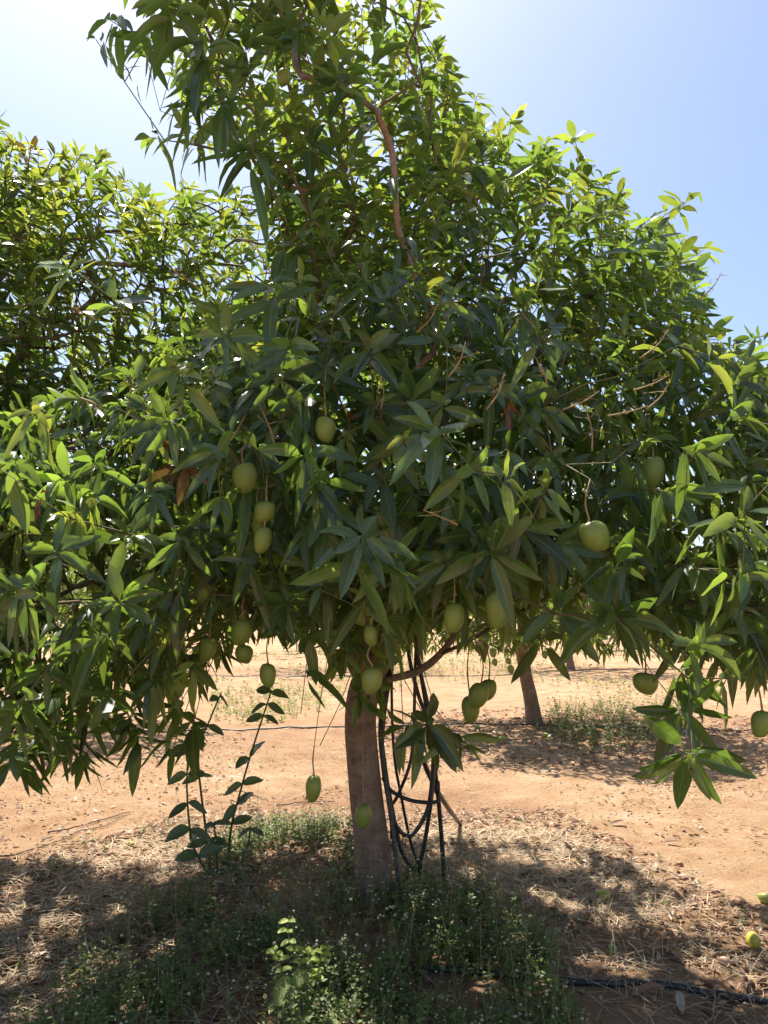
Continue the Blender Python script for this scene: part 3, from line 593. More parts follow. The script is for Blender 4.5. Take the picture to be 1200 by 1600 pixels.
# fruit list: px, py, height px, width px, distance, stalk length m, lean, label
fruit = [
 (508, 671, 44, 33, 2.7, .20, (.05, 0), 'M', 'plump green mango alone on a long tan stalk, highest fruit near the crown centre'),
 (384, 747, 50, 40, 2.7, .10, (-.25, .1), 'M', 'large heart-shaped green mango directly above the tight hanging cluster'),
 (414, 800, 36, 34, 2.7, .10, (.1, 0), 'M', 'upper front mango of the tight hanging cluster left of the trunk'),
 (404, 822, 44, 22, 2.76, .12, (0, 0), 'M', 'half hidden mango at the back of the tight hanging cluster'),
 (411, 844, 44, 28, 2.68, .14, (.1, 0), 'M', 'lowest mango of the tight hanging cluster, with dark tip'),
 (321, 927, 32, 27, 3.1, .09, (.2, 0), 'M', 'small dim green mango left of the cluster, shaded by dark leaves'),
 (378, 988, 42, 33, 3.0, .09, (.1, 0), 'M', 'green mango below the cluster, sharing its twig with a rounder one beneath'),
 (381, 1022, 30, 28, 3.1, .14, (0, 0), 'M', 'rounder mango tucked right under another at the left gap in the leaves'),
 (325, 1015, 38, 27, 3.1, .20, (.1, 0), 'M', 'deeply shaded mango hanging just left of the gap in the leaves'),
 (418, 1055, 38, 26, 3.0, .12, (0, 0), 'M', 'dark green mango hanging over the gap that shows the sand'),
 (530, 916, 30, 28, 3.2, .08, (0, 0), 'M', 'dim mango half behind the long drooping leaves above the fork'),
 (561, 960, 36, 24, 3.1, .1, (0, 0), 'M', 'dim narrow mango behind the drooping leaf, left of a small one on a stalk'),
 (579, 993, 34, 22, 2.8, .12, (0, 0), 'M', 'small upper mango of the pair strung on one stalk over the fork'),
 (582, 1063, 42, 32, 2.8, .09, (-.05, 0), 'M', 'larger lower mango of the pair strung on one stalk over the fork'),
 (568, 1275, 38, 25, 3.5, .40, (0, 0), 'M', 'pale green mango in front of the brown trunk near the ground'),
 (490, 1232, 42, 24, 3.2, .12, (0, 0), 'M', 'lone low mango on a hair-thin stalk left of the trunk, over bare sand'),
 (710, 965, 48, 33, 2.7, .14, (0, 0), 'M', 'bright green mango just left of the biggest mango, by the right limb'),
 (779, 952, 60, 39, 2.6, .08, (-.1, 0), 'M', 'biggest bright green mango hanging right of the limb'),
 (929, 838, 52, 45, 2.5, .14, (-.35, 0), 'M', 'broad tilted mango alone on a straight stalk right of the crown centre'),
 (1022, 738, 54, 34, 2.9, .08, (0, 0), 'M', 'shaded mango highest on the right half, beside sky showing through'),
 (748, 1087, 42, 32, 3.3, .16, (.25, 0), 'M', 'front mango of the dark trio hanging right of the hoses'),
 (736, 1108, 44, 28, 3.36, .22, (-.1, 0), 'M', 'lowest mango of the dark trio hanging right of the hoses'),
 (763, 1078, 34, 26, 3.4, .14, (.1, 0), 'M', 'right-hand mango of the dark trio hanging right of the hoses'),
 (1190, 1131, 42, 32, 2.6, .12, (.1, 0), 'M', 'mango cut off by the right edge of the picture above the sand'),
 (1008, 1068, 34, 40, 2.9, .10, (.1, 0), 'M', 'mango half hidden behind the low leaves at right, above the sand'),
 (444, 121, 30, 25, 3.4, .10, (0, 0), 'M', 'highest mango of all, against the bright leaves near the tree top'),
 (607, 224, 30, 20, 3.6, .10, (0, 0), 'M', 'dark mango in the upper crown, second highest of all'),
 (731, 654, 28, 30, 2.9, .08, (0, 0), 'M', 'very dim round mango behind the fan of broad leaves'),
 (547, 763, 22, 18, 3.0, .08, (0, 0), 'M', 'tiny dim mango in the deep shade below the long-stalked one'),
 (273, 1075, 40, 34, 3.1, .12, (0, 0), 'M', 'dim mango buried in the low left leaves above the broad-leaved shrub'),
]
for f in fruit:
    c = P(f[0], f[1], f[4]); info.append(dict(pos=c + np.array([0, .03, f[2] * f[4] / F / 2 + f[5]]), axis=np.array([0, -.2, -.3]), n=3, L=.13, g=.4, young=.1, value=.5, spread=(60, 110)))
tree_nodes = build_tree(tree, (trunk_pts, trunk_r), skel, info, T_LOW, M['leaf'], 300, cap=.066, r0=.0016, windows=WIN, clear=[(f[0], f[1], f[3] * .5 + 14, f[2] * .5 + 14, f[4] * 1.02, .2 if 'dim' in f[8] or 'hidden' in f[8] else .97) for f in fruit] + [(425, 1140, 75, 85, 9, .75), (835, 1080, 26, 60, 9, .9), (575, 1200, 30, 60, 9, .9)])

# bare flower stalks left on the outer shoots
for (px, py, D, dx, dz) in [(700, 590, 2.55, .06, .12), (430, 440, 2.7, -.10, .16), (1000, 560, 2.7, .10, .10), (990, 610, 2.6, .12, .05), (860, 545, 2.6, -.10, .12), (925, 705, 2.5, -.02, .14), (330, 720, 2.6, .12, .16), (715, 820, 2.2, -.10, .04), (595, 640, 2.6, .0, .12), (880, 640, 2.55, .12, .06), (950, 650, 2.55, .13, .03), (1010, 640, 2.6, .08, .10), (855, 600, 2.6, -.05, .10), (1090, 470, 3.0, .10, .12), (310, 450, 2.8, -.12, .08), (150, 500, 2.7, -.10, .05), (230, 520, 2.8, .03, .14), (760, 640, 2.5, .06, .12), (650, 520, 2.7, .08, .10), (120, 620, 2.6, .10, -.05), (430, 700, 2.6, -.06, .16)]:
    b = P(px, py, D); mb = MB(); q_ = np.array([b, b + [dx * .5 + .01, -.01, dz * .45], b + [dx, -.02, dz]])
    tube_mb(mb, smooth_path(q_, 8), np.linspace(.0035, .0012, 8), 5, tint=[.7, .6, 0])
    for s in range(5):
        a = q_[0] + (q_[2] - q_[0]) * (.3 + .14 * s); tube_mb(mb, smooth_path([a, a + R.normal(0, .012, 3), a + R.normal(0, .025, 3)], 4), np.linspace(.0014, .0006, 4), 3, tint=[.6, .7, 0])
    link('flower_stalk', mb.mesh('flower_stalk', M['stalk'], tb), tree)

# ------------------------------------------------------------------ neighbours in the same row
def neighbour(loc, blobs, label, sp, n_obj, cull):
    r_ = empty('mango_tree', loc, label=label, cat='tree'); c = np.array([loc[0], loc[1], 2.2]); b = np.array(loc)
    tips = sample_tips(blobs, sp, .48, R, .25); tips = tips[cull(tips)]
    inf = auto_tips(tips, c, .178, 9, 13, .32, .25, .24)
    tr = [b - [0, 0, .05], b + [.02, 0, .3], b + [-.03, .02, .7], b + [0, 0, 1.0]]
    sk = [([tr[-1], b + [.1, .1, 1.6], b + [.1, 0, 2.6], b + [0, 0, 3.6]], -1), ([tr[-1] + [.3, -.1, .4], b + [.9, -.3, 2.1], b + [1.4, -.4, 2.8]], 0), ([tr[-1] + [-.3, .1, .4], b + [-.9, .2, 2.0], b + [-1.4, .3, 2.7]], 0), ([tr[-1] + [0, .3, .4], b + [.2, 1.0, 2.0]], 0), ([tr[-1] + [0, -.3, .4], b + [-.2, -1.0, 1.9]], 0)]
    build_tree(r_, (tr + [tr[-1] + [.05, .04, .3]], [.13, .105, .10, .10, .05]), sk, inf, T_MID, M['leaf'], n_obj, cap=.06, windows=WIN)
    return r_
both = lambda p: cut_sky_neigh(p) & cut_low(p)
neighbour((-3.9, 4.6, 0), [(-3.7, 4.7, 3.0, 2.2, 1.5, 1.9), (-2.5, 4.8, 3.15, 1.35, 1.2, 1.5), (-1.45, 5.1, 3.4, 1.3, 1.0, 1.4), (-3.4, 4.0, 1.9, 1.5, 1.1, .9)], 'sunlit yellow-green mango tree filling the left side behind the large mango tree', .185, 150, both)
neighbour((3.9, 4.5, 0), [(3.8, 4.6, 2.5, 1.7, 1.3, 1.5), (3.1, 4.1, 2.1, 1.0, .9, .9), (2.3, 3.0, 1.7, .7, .7, .7)], 'mango tree at the right edge reaching in behind the large one', .25, 100, both)

# ------------------------------------------------------------------ trees of the rows behind
def back_tree(loc, label, lean=0., s=1., seed=0, sp=.25, trunk_r=.088):
    rs = np.random.default_rng(seed); b = np.array([loc[0], loc[1], gz(loc[0], loc[1]) - .05]); r_ = empty('mango_tree', tuple(b), label=label, cat='tree')
    bl = [(b[0] + x * s, b[1] + y * s, z * s, rx * s, ry * s, rz * s) for x, y, z, rx, ry, rz in ((0, 0, 1.42, 2.0, 1.6, .5), (0, 0, 2.4, 1.9, 1.7, 1.4), (-1.0, .2, 1.75, 1.3, 1.2, .85), (1.0, -.2, 1.75, 1.3, 1.2, .85), (.1, .2, 3.5, 1.1, 1.1, 1.0))]
    tips = sample_tips(bl, sp, .55, rs, .5); inf = auto_tips(tips, (b[0], b[1], 1.9 * s), .19, 8, 11, .45, .1, .12, rng=rs)
    tr = [b, b + [-.03 + lean * .2, 0, .3 * s], b + [-.08 + lean * .5, 0, .65 * s], b + [-.10 + lean, 0, .95 * s]]
    f = tr[-1]; sk = [([f, f + [-.25, 0, .35 * s], f + [-.6, -.1, .9 * s], f + [-.9, 0, 1.5 * s]], -1), ([f + [.15, 0, .18], f + [.42, 0, .55 * s], f + [.9, .1, 1.2 * s]], 0), ([f + [0, .1, .4 * s], f + [.1, .2, 1.2 * s], f + [.1, .1, 2.1 * s]], 0)]
    build_tree(r_, (tr + [f + [-.08, 0, .16 * s], f + [-.2, 0, .30 * s]], [trunk_r * 1.3, trunk_r, trunk_r * .9, trunk_r * .9, trunk_r * .75, trunk_r * .5]), sk, inf, T_MIN, M['leaf_far'], 0, limb_min=.03, trunk_k=12, cap=.07)
    return r_
t2 = G(836, 1136)
back_tree(t2, 'mango tree of the second row whose leaning dark trunk stands on littered shade', -.05, 1, 3)
back_tree((t2[0] - 6.4, t2[1] + .3, 0), 'mango tree of the second row at far left, glimpsed behind low leaves', 0, 1.05, 4, .31)
back_tree((t2[0] + 5.2, t2[1] + .2, 0), 'mango tree of the second row at far right behind the hanging leaves', 0, 1.0, 5, .29)
t3 = G(892, 1046)
back_tree(t3, 'mango tree of the third row with a thin grey trunk behind pale weeds', 0, 1, 6, .36, .085)
for dx, s_, lb in ((-5.6, 7, 'mango tree of the third row behind the fork of the large tree'), (-11, 8, 'mango tree of the third row at left behind the drooping dark skirt'), (5.4, 9, 'mango tree of the third row at right above the sunny sand')):
    back_tree((t3[0] + dx, t3[1] + .3, 0), lb, 0, 1.05, s_, .42)
# the orchard beyond: one mass of crowns
mb_l = []; far_tr = MB()
for ry in (26, 34, 43, 55, 70):
    for cx in np.arange(-ry * .75, ry * .75, 5.6):
        if abs(cx) > 6 + ry * .56: continue
        cx += R.normal(0, .4); cy = ry + R.normal(0, .5); s_ = R.uniform(.9, 1.15)
        bl = [(cx, cy, 2.6 * s_, 2.3 * s_, 2.1 * s_, 1.7 * s_)]; tips = sample_tips(bl, 1.1, .6, R, .3)
        for p in tips: mb_l.append(rosette(p, norm(p - [cx, cy, 1.6]), 6, .55, .4, R.uniform(0, .25), ratio=.5))
        tube_mb(far_tr, [(cx, cy, 0), (cx, cy, 1), (cx + .1, cy, 2)], [.12, .10, .08], 6)
off0 = np.zeros(3)
link('distant_orchard_foliage', leaves_mesh('distant_orchard_foliage', T_MIN, cat(mb_l), M['leaf_far'], off0), kind='stuff')
link('distant_orchard_trunks', far_tr.mesh('distant_orchard_trunks', M['bark']), kind='stuff')
print('trees done')

# ------------------------------------------------------------------ mangoes
def mango_geo(w, hgt, skew=.26):
    nr, nk = 15, 20; V = [(0, 0, hgt / 2 * .96)]; 
    for i in range(1, nr):
        t = i / nr; th = math.pi * t; z = hgt / 2 * math.cos(th)
        r = w / 2 * math.sin(th) ** .86 * (1.0 + .13 * math.cos(th)); sx = skew * w * (t - .45) * abs(t - .45) * 2.4
        for k in range(nk):
            a = 2 * math.pi * k / nk; V.append((r * math.cos(a) * (1 + .03 * math.cos(a)) + sx, r * .86 * math.sin(a), z - (.04 * hgt * math.exp(-(t * 9) ** 2) if t < .3 else 0)))
    V.append((skew * w * .55, 0, -hgt / 2)); F_ = [(0, 1 + k, 1 + (k + 1) % nk) for k in range(nk)]
    for i in range(nr - 2):
        for k in range(nk):
            a, b = 1 + i * nk + k, 1 + i * nk + (k + 1) % nk; F_ += [(a, a + nk, b + nk), (a, b + nk, b)]
    e = len(V) - 1; F_ += [(e, 1 + (nr - 2) * nk + (k + 1) % nk, 1 + (nr - 2) * nk + k) for k in range(nk)]
    return np.array(V), np.array(F_)
for (px, py, hp, wp, D, st, lean, _m, lb) in fruit:
    c = P(px, py, D); sc = D / F * .99; H_, W_ = hp * sc, wp * sc; Vm, Fm = mango_geo(W_, H_)
    al = lean[0]; ca, sa = math.cos(al), math.sin(al); Rm = np.array([[ca, 0, sa], [0, 1, 0], [-sa, 0, ca]]); az = R.uniform(-.5, .5) + (math.pi if R.random() < .5 else 0)
    Rz = np.array([[math.cos(az), -math.sin(az), 0], [math.sin(az), math.cos(az), 0], [0, 0, 1]]); Vm = Vm @ Rz.T @ Rm.T
    r_ = empty('mango', tuple(c), label=lb, cat='mango', group='green mangoes hanging in the large mango tree')
    link('fruit', mk_mesh('fruit', Vm, Fm, M['mango']), r_)
    top = Rm @ np.array([0, 0, H_ / 2 * .9]); mb = MB()
    tube_mb(mb, smooth_path([top, top + [0, 0, .012], top + [R.normal(0, .008), .01, st * .5], np.array([0, .03, H_ / 2 + st])], 9), np.linspace(.0036, .0022, 9) * (1 + .25 * R.random(9)), 6, tint=[.6, .6, 0])
    tube_mb(mb, [top - [0, 0, .003], top + [0, 0, .003], top + [0, 0, .006]], [.006, .006, .003], 8, tint=[.3, .3, 0])
    link('stalk', mb.mesh('stalk', M['stalk']), r_)
# small fruit of the second-row tree
for px, py, hp, lb in [(770, 1020, 14, 'small dark mango beside the second-row trunk, highest left of it'), (773, 1035, 11, 'small pointed mango hanging left of the second-row trunk, lowest of the inner pair'), (794, 1033, 10, 'tiny round mango close left of the second-row trunk'), (798, 1046, 13, 'small mango nearest the left side of the second-row trunk'),
                       (851, 1023, 12, 'small mango close right of the second-row trunk, left of its pair'), (860, 1019, 15, 'rounder small mango of the pair right of the second-row trunk')]:
    D = 8.6; c = P(px, py, D); sc = D / F; Vm, Fm = mango_geo(hp * .8 * sc, hp * sc * 1.05)
    r_ = empty('mango', tuple(c), label=lb, cat='mango', group='small mangoes hanging in the second-row tree'); link('fruit', mk_mesh('fruit', Vm, Fm, M['mango']), r_)
    mb = MB(); h_ = hp * sc / 2; tube_mb(mb, [(0, 0, h_ * .9), (.01, 0, h_ + .1), (0, 0, h_ + .34)], [.004, .003, .003], 4, tint=[.5, .3, 0]); link('stalk', mb.mesh('stalk', M['stalk']), r_)
# fallen fruit
for px, py, wp, m_, lb in [(1178, 1484, 28, 'mango_ripe', 'bright yellow fallen mango, the largest on the ground at lower right'), (204, 1317, 13, 'mango_fallen', 'yellow-green fallen mango alone on the sunny sand at left'),
        (944, 1416, 19, 'mango_fallen', 'dull yellow fallen mango half in straw in the dappled shade'), (1133, 1524, 17, 'mango_pink', 'small pinkish tan fallen fruit above the black drip line'),
        (1024, 1498, 13, 'mango_brown', 'small orange-brown fallen fruit between two weed patches'), (1197, 1424, 18, 'mango_fallen', 'pale green fallen mango cut by the right edge of the picture'),
        (958, 1496, 20, 'mango', 'dark green fallen fruit standing by itself in the grass'), (768, 1158, 9, 'mango_fallen', 'small fallen mango under the second-row tree, left one of the close pair'),
        (786, 1159, 10, 'mango_fallen', 'small fallen mango under the second-row tree, right one of the close pair'), (746, 1142, 10, 'mango', 'green fallen mango farthest left in the second-row shade'),
        (852, 1153, 9, 'mango_fallen', 'fallen mango right below the second-row trunk'), (792, 1140, 8, 'mango_brown', 'brownish fallen mango behind the close pair in the second-row shade'),
        (708, 1174, 12, 'mango', 'green fallen mango on the sand just right of the hoses'), (1063, 1357, 9, 'mango_brown', 'dark shrivelled fruit alone on the sunny sand at right'), (632, 1412, 12, 'mango_brown', 'orange-brown fallen fruit just right of the thick trunk')]:
    g_ = G(px, py + wp * .35); D = g_[1]; wd = wp * D / F; z0 = gz(g_[0], g_[1]); Vm, Fm = mango_geo(wd * .86, wd * 1.12); Vm = Vm[:, [2, 1, 0]]; Fm = Fm[:, ::-1]
    a = R.uniform(0, 6); Vm = Vm @ np.array([[math.cos(a), math.sin(a), 0], [-math.sin(a), math.cos(a), 0], [0, 0, 1]])
    r_ = empty('fallen_mango', (g_[0], g_[1], z0 - Vm[:, 2].min() - .004), label=lb, cat='fallen mango', group='fallen fruit on the ground')
    link('fruit', mk_mesh('fruit', Vm, Fm, M[m_]), r_); mb = MB(); tube_mb(mb, [Vm[0] * .95, Vm[0] * 1.05, Vm[0] * 1.14], [.003, .003, .002], 5, tint=[.3, .3, 0]); link('stub', mb.mesh('stub', M['stalk']), r_)

# ------------------------------------------------------------------ hoses hanging beside the trunk
HY = TY + .05
hr = empty('hanging_hose', tuple(G(650, 1420)), label='tangle of black irrigation hose hung from the fork beside the thick trunk', cat='hose')
hoff = np.array(hr.location)
runs = [([(610, 930), (600, 1060), (594, 1150), (604, 1230), (614, 1300), (622, 1370), (628, 1445)], 0, .011),
        ([(640, 940), (650, 1010), (663, 1085), (672, 1150), (683, 1230), (690, 1310), (696, 1400)], .06, .012),
        ([(632, 960), (640, 1030), (655, 1090), (676, 1150), (674, 1230), (664, 1275), (640, 1306), (618, 1288), (605, 1240), (597, 1180), (600, 1120), (612, 1040)], -.02, .011),
        ([(645, 960), (655, 1040), (672, 1120), (678, 1200), (668, 1290), (655, 1352), (645, 1356), (628, 1330), (614, 1270), (602, 1200), (596, 1130), (606, 1040)], .03, .011),
        ([(650, 1000), (648, 1080), (646, 1150), (640, 1195), (625, 1235), (614, 1255), (606, 1256)], .05, .009),
        ([(598, 1215), (612, 1236), (640, 1250), (670, 1254), (686, 1252)], -.05, .010),
        ([(615, 980), (612, 1080), (616, 1180), (628, 1250), (638, 1300), (646, 1330), (660, 1368)], .10, .008),
        ([(648, 1155), (662, 1190), (680, 1230), (702, 1265), (721, 1290)], .0, .014)]
for pl, dy, r_ in runs:
    down = pl[-1][1] > 1395 or pl[-1] in ((660, 1368), (721, 1290)); ye = G(*pl[-1])[1] if down else HY + dy
    pts = [P(x, y, HY + dy + .015 * math.sin(i_ * 1.7) + (ye - HY - dy) * (i_ / (len(pl) - 1)) ** 2) for i_, (x, y) in enumerate(pl)]
    mb = MB(); tube_mb(mb, smooth_path(pts, 46), r_, 10); link('hose', mb.mesh('hose', M['hose'], hoff), hr)
for x, y, dy in ((683, 1230, .06), (614, 1300, 0), (655, 1352, .03), (646, 1150, .05)):
    c_ = P(x, y, HY + dy); mb = MB(); tube_mb(mb, [c_ - [0, 0, .03], c_ - [0, 0, .012], c_ + [0, 0, .012], c_ + [0, 0, .03]], [.0145, .0165, .0165, .0145], 10); link('hose_joiner', mb.mesh('hose_joiner', M['hose'], hoff), hr)
# tie round the hoses at the fork
mb = MB(); a_ = np.linspace(0, 2 * math.pi, 20); cc = P(636, 985, HY); tube_mb(mb, np.stack([cc[0] + .075 * np.cos(a_), cc[1] + .075 * np.sin(a_), cc[2] + .012 * np.sin(a_ * 2)], 1), .006, 6, cap=False); link('tie', mb.mesh('tie', M['hose'], hoff), hr)
# drip lines on the ground
def ground_line(name, pts, r, label, lift=0):
    p = np.array([G(*q)[:2] for q in pts]); p3 = smooth_path(np.c_[p, np.zeros(len(p))], 90); p3[:, 2] = gz(p3[:, 0], p3[:, 1]) + r * .7 + lift
    mb = MB(); tube_mb(mb, p3, r, 10); link(name, mb.mesh(name, M['hose'], p3[0]), None, tuple(p3[0]), label=label, cat='drip line', group='black drip lines along the rows')
ground_line('drip_line', [(560, 1530), (700, 1541), (850, 1549), (960, 1560), (1080, 1568), (1200, 1582), (1400, 1612)], .0135, 'thick black drip line crossing the littered soil at lower right')
ground_line('drip_line', [(-300, 1150), (300, 1143), (600, 1138), (780, 1137), (900, 1139), (1050, 1142), (1200, 1146), (1700, 1154)], .010, 'black drip line passing behind the base of the second-row trunk')
ground_line('drip_line', [(-100, 1054), (400, 1056), (700, 1058), (800, 1056), (880, 1049), (1000, 1047), (1500, 1045)], .010, 'thin dark drip line running past the third-row trunk')

# ------------------------------------------------------------------ broad-leaved shrub left of the trunk
T_OV = leaf_template([0, .12, .3, .5, .7, .87, 1], 5)
def ovate(w=1.): 
    u, t, ww, f = T_OV; s = np.clip((t - .05) / .95, 0, 1); return (u, t, np.where(t > .06, np.sin(np.pi * s ** .75) ** .62, .05) * w, f)
def plant_leaf(parent, off, tm, b, d, n, L, W, g, tint, m_, name='leaf'):
    A = lambda v: np.array([v], float)
    Vv = leaf_verts(tm, A(b), norm(A(d)), norm(A(n)), A(L)[:1], A(W)[:1], A(g)[:1], A(.25), A(R.random()))[0]
    return link(name, mk_mesh(name, Vv - b, tm[3], m_, leaf_uvs(tm, 1), np.tile(tint, (len(Vv), 1))), parent, tuple(np.asarray(b) - off))
sb = G(345, 1372); sb[2] = gz(sb[0], sb[1]); shrub = empty('broadleaf_shrub', tuple(sb), label='leggy grey-green shrub with paired broad oval leaves left of the thick trunk', cat='shrub')
SY = sb[1]
for pl, pairs, lf in [([(352, 1372), (362, 1290), (372, 1250), (393, 1175), (418, 1098), (424, 1078)], 7, .15), ([(335, 1380), (305, 1330), (296, 1290), (292, 1220), (296, 1160)], 6, .165), ([(330, 1375), (322, 1300), (310, 1180), (330, 1120), (346, 1082)], 4, .12),
                      ([(360, 1378), (385, 1330), (392, 1290)], 3, .10), ([(340, 1380), (338, 1320), (334, 1285)], 3, .09)]:
    dy = R.normal(0, .06); st = smooth_path([P(x, y, SY + dy) for x, y in pl], 20); mb = MB(); tube_mb(mb, st, np.linspace(.008, .004, 20), 7, tint=[.15, .3, 0]); link('stem', mb.mesh('stem', M['stem_green'], sb), shrub)
    for k in range(pairs):
        f = min(.98, max(.15, .22 + .76 * k / max(1, pairs - 1) + R.normal(0, .02))); b = st[int(f * 19)]; T_ = norm(np.gradient(st, axis=0)[int(f * 19)]); az = (k % 2) * 1.1 + R.normal(0, .25)
        for sgn in (1, -1):
            d = np.array([math.cos(az) * sgn, math.sin(az) * sgn * .6, R.uniform(-.45, .5)]); plant_leaf(shrub, sb, ovate(), b, d, (R.normal(0, .3), -R.uniform(.3, 1.3), R.uniform(.3, 1)), lf * R.uniform(.85, 1.15) * (1 - .2 * f), lf * R.uniform(.28, .46), R.uniform(.05, .55), [R.uniform(0, .2), R.uniform(.3, .6), 0], M['leaf_shrub'])
# young light-green plant near the bottom
yb = G(487, 1610); yb[2] = gz(yb[0], yb[1]); yp = empty('young_plant', tuple(yb), label='young plant with large heart-shaped leaves and bright lime shoots in the weeds', cat='plant'); YY = yb[1]
for tgt, s_, top in [((455, 1540), .115, .2), ((478, 1565), .10, .15), ((525, 1578), .13, .2), ((470, 1525), .07, .3), ((505, 1600), .10, .1), ((440, 1600), .06, .4)]:
    e = P(*tgt, YY - .02); mb = MB(); tube_mb(mb, smooth_path([yb, (yb + e) / 2 + [0, 0, .03], e], 8), np.linspace(.004, .002, 8), 5, tint=[.1, .8, 0]); link('stem', mb.mesh('stem', M['stem_green'], yb), yp)
    d = norm(np.array([(tgt[0] - 487) / 40 , -.7, -.25])); plant_leaf(yp, yb, ovate(), e - d * .03, d, (0, -.7, 1), s_, s_ * .8, .25, [.25, .8, 0], M['leaf_weed'])
for pl in [[(490, 1600), (475, 1530), (462, 1490), (450, 1460), (452, 1430)], [(490, 1600), (495, 1540), (500, 1500), (512, 1475)], [(485, 1600), (450, 1550), (436, 1500), (425, 1480)], [(487, 1600), (500, 1560), (484, 1500), (474, 1480)]]:
    st = smooth_path([P(x, y, YY + .04) for x, y in pl], 16); mb = MB(); tube_mb(mb, st, np.linspace(.0035, .0015, 16), 5, tint=[.1, 1, 0]); link('stem', mb.mesh('stem', M['stem_green'], yb), yp)
    for k in range(4, 16, 2):
        for sgn in (1, -1):
            d = np.array([sgn * R.uniform(.4, 1), R.normal(0, .4) - .4, R.uniform(0, .6)]); plant_leaf(yp, yb, ovate(.9), st[k], d, (0, -.4, 1), R.uniform(.03, .055), .026, .3, [R.uniform(.7, 1), .95, 0], M['leaf_weed'])

# ------------------------------------------------------------------ ground cover (nobody could count it)
def scatter(n, poly=None, x=(-4.5, 5), y=(2.0, 9), dens=None):
    px = R.uniform(*x, n * 3); py = R.uniform(*y, n * 3); m = np.ones(n * 3, bool)
    if poly is not None: m &= inpoly(px, py, poly)
    if dens is not None: m &= R.random(n * 3) < dens(px, py)
    px, py = px[m][:n], py[m][:n]; return np.stack([px, py, gz(px, py)], 1)
def weeds(name, pts, hlo, hhi, nleaf, lsize, flowers, young=.1, dry=.2, fl_size=.0045, wid=.55):
    """thin-stemmed weeds: stem strips, small leaves, round flower heads"""
    N = len(pts); h = R.uniform(hlo, hhi, N) * R.uniform(.6, 1, N); lean = R.normal(0, .22, (N, 2)) ; top = pts + np.c_[lean * h[:, None], h]
    stm = MB(); 
    for sidx in (0, 1):     # two crossed strips per stem
        e = np.array([.0011, 0, 0]) if sidx == 0 else np.array([0, .0011, 0]); mid = (pts + top) / 2 + np.c_[R.normal(0, .01, (N, 2)), np.zeros(N)]
        Vv = np.stack([pts - e, pts + e, mid + e * .8, mid - e * .8, top + e * .5, top - e * .5], 1).reshape(-1, 3)
        Fc = (np.array([[0, 1, 2], [0, 2, 3], [3, 2, 4], [3, 4, 5]])[None] + (np.arange(N) * 6)[:, None, None]).reshape(-1, 3)
        dr = (R.random(N) < dry) * 1.; stm.add(Vv, Fc, None, np.repeat(np.stack([dr, R.uniform(.3, .9, N), dr * 0], 1), 6, 0))
    link(name + '_stems', stm.mesh(name + '_stems', M['stem_green']), kind='stuff')
    K = N * nleaf; i_ = np.repeat(np.arange(N), nleaf); f = R.uniform(.12, .95, K)[:, None]; b = pts[i_] * (1 - f) + top[i_] * f
    a = R.uniform(0, 6.28, K); d = norm(np.stack([np.cos(a), np.sin(a), R.uniform(-.1, .8, K)], 1)); L = R.uniform(.5, 1.3, K) * lsize * (1.15 - .5 * f[:, 0])
    yg = np.clip(young * R.uniform(0, 2, N), 0, 1)[i_]
    Lf = dict(base=b, d=d, n=norm(np.array([0, 0, 1.]) + R.normal(0, .3, (K, 3))), L=L, W=L * wid, g=R.uniform(0, .4, K), fold=R.uniform(.1, .4, K), wav=R.random(K), tint=np.stack([yg, R.uniform(.2, .9, K), (R.random(K) < .04) * .8], 1))
    link(name + '_leaves', leaves_mesh(name + '_leaves', T_TINY, Lf, M['leaf_weed'], off0), kind='stuff')
    if flowers:
        K = int(N * flowers); i_ = R.integers(0, N, K); c = top[i_] + np.c_[R.normal(0, .015, (K, 2)), R.uniform(0, .03, K)]; s = fl_size * R.uniform(.6, 1.5, K)
        oc = np.array([[1, 0, 0], [-1, 0, 0], [0, 1, 0], [0, -1, 0], [0, 0, 1], [0, 0, -1], [.6, .6, .6], [-.6, -.6, .6], [.6, -.6, .6], [-.6, .6, .6]], float)
        f8 = np.array([[0, 6, 4], [6, 2, 4], [2, 9, 4], [9, 1, 4], [1, 7, 4], [7, 3, 4], [3, 8, 4], [8, 0, 4], [0, 2, 6], [2, 1, 9], [1, 3, 7], [3, 0, 8], [2, 0, 5], [1, 2, 5], [3, 1, 5], [0, 3, 5]])
        Vv = (c[:, None, :] + oc[None] * s[:, None, None]).reshape(-1, 3); Fc = (f8[None] + (np.arange(K) * 10)[:, None, None]).reshape(-1, 3)
        link(name + '_flower_heads', mk_mesh(name + '_flower_heads', Vv, Fc, M['flower'], None, np.repeat(np.stack([R.random(K), R.uniform(.3, .8, K), R.random(K) * .4], 1), 10, 0)), kind='stuff')
GREEN = gpoly([(-20, 1640), (130, 1520), (260, 1410), (330, 1350), (420, 1275), (480, 1262), (560, 1290), (620, 1370), (700, 1400), (790, 1440), (860, 1500), (905, 1640), (1000, 2400), (-300, 2400)])
clump = lambda k, s, lo: (lambda x, y: np.clip((vnoise(x, y, s, k) + .5 - lo) * 3, 0, 1))
weeds('ground_weeds', scatter(4000, GREEN, (-3, 2), (2.2, 5.4), clump(1, 2.4, .20)), .05, .23, 14, .033, .45, .12, .2, .0036)
weeds('flowering_weeds', scatter(620, GREEN, (-3, 2), (2.2, 5.2), clump(2, 2, .25)), .18, .42, 10, .026, 1.3, .35, .45, .0045, .35)
weeds('sparse_weeds', scatter(420, BED, (-3, 4), (1.6, 5.6), clump(3, 1.6, .5)), .04, .16, 12, .022, .6, .15)
G2 = gpoly([(850, 1150), (870, 1090), (1000, 1085), (1080, 1110), (1060, 1170), (900, 1180)])
weeds('second_row_weeds', scatter(600, G2, (1, 5.5), (7, 11.5)), .12, .36, 12, .045, .6, .05, .3, .008)
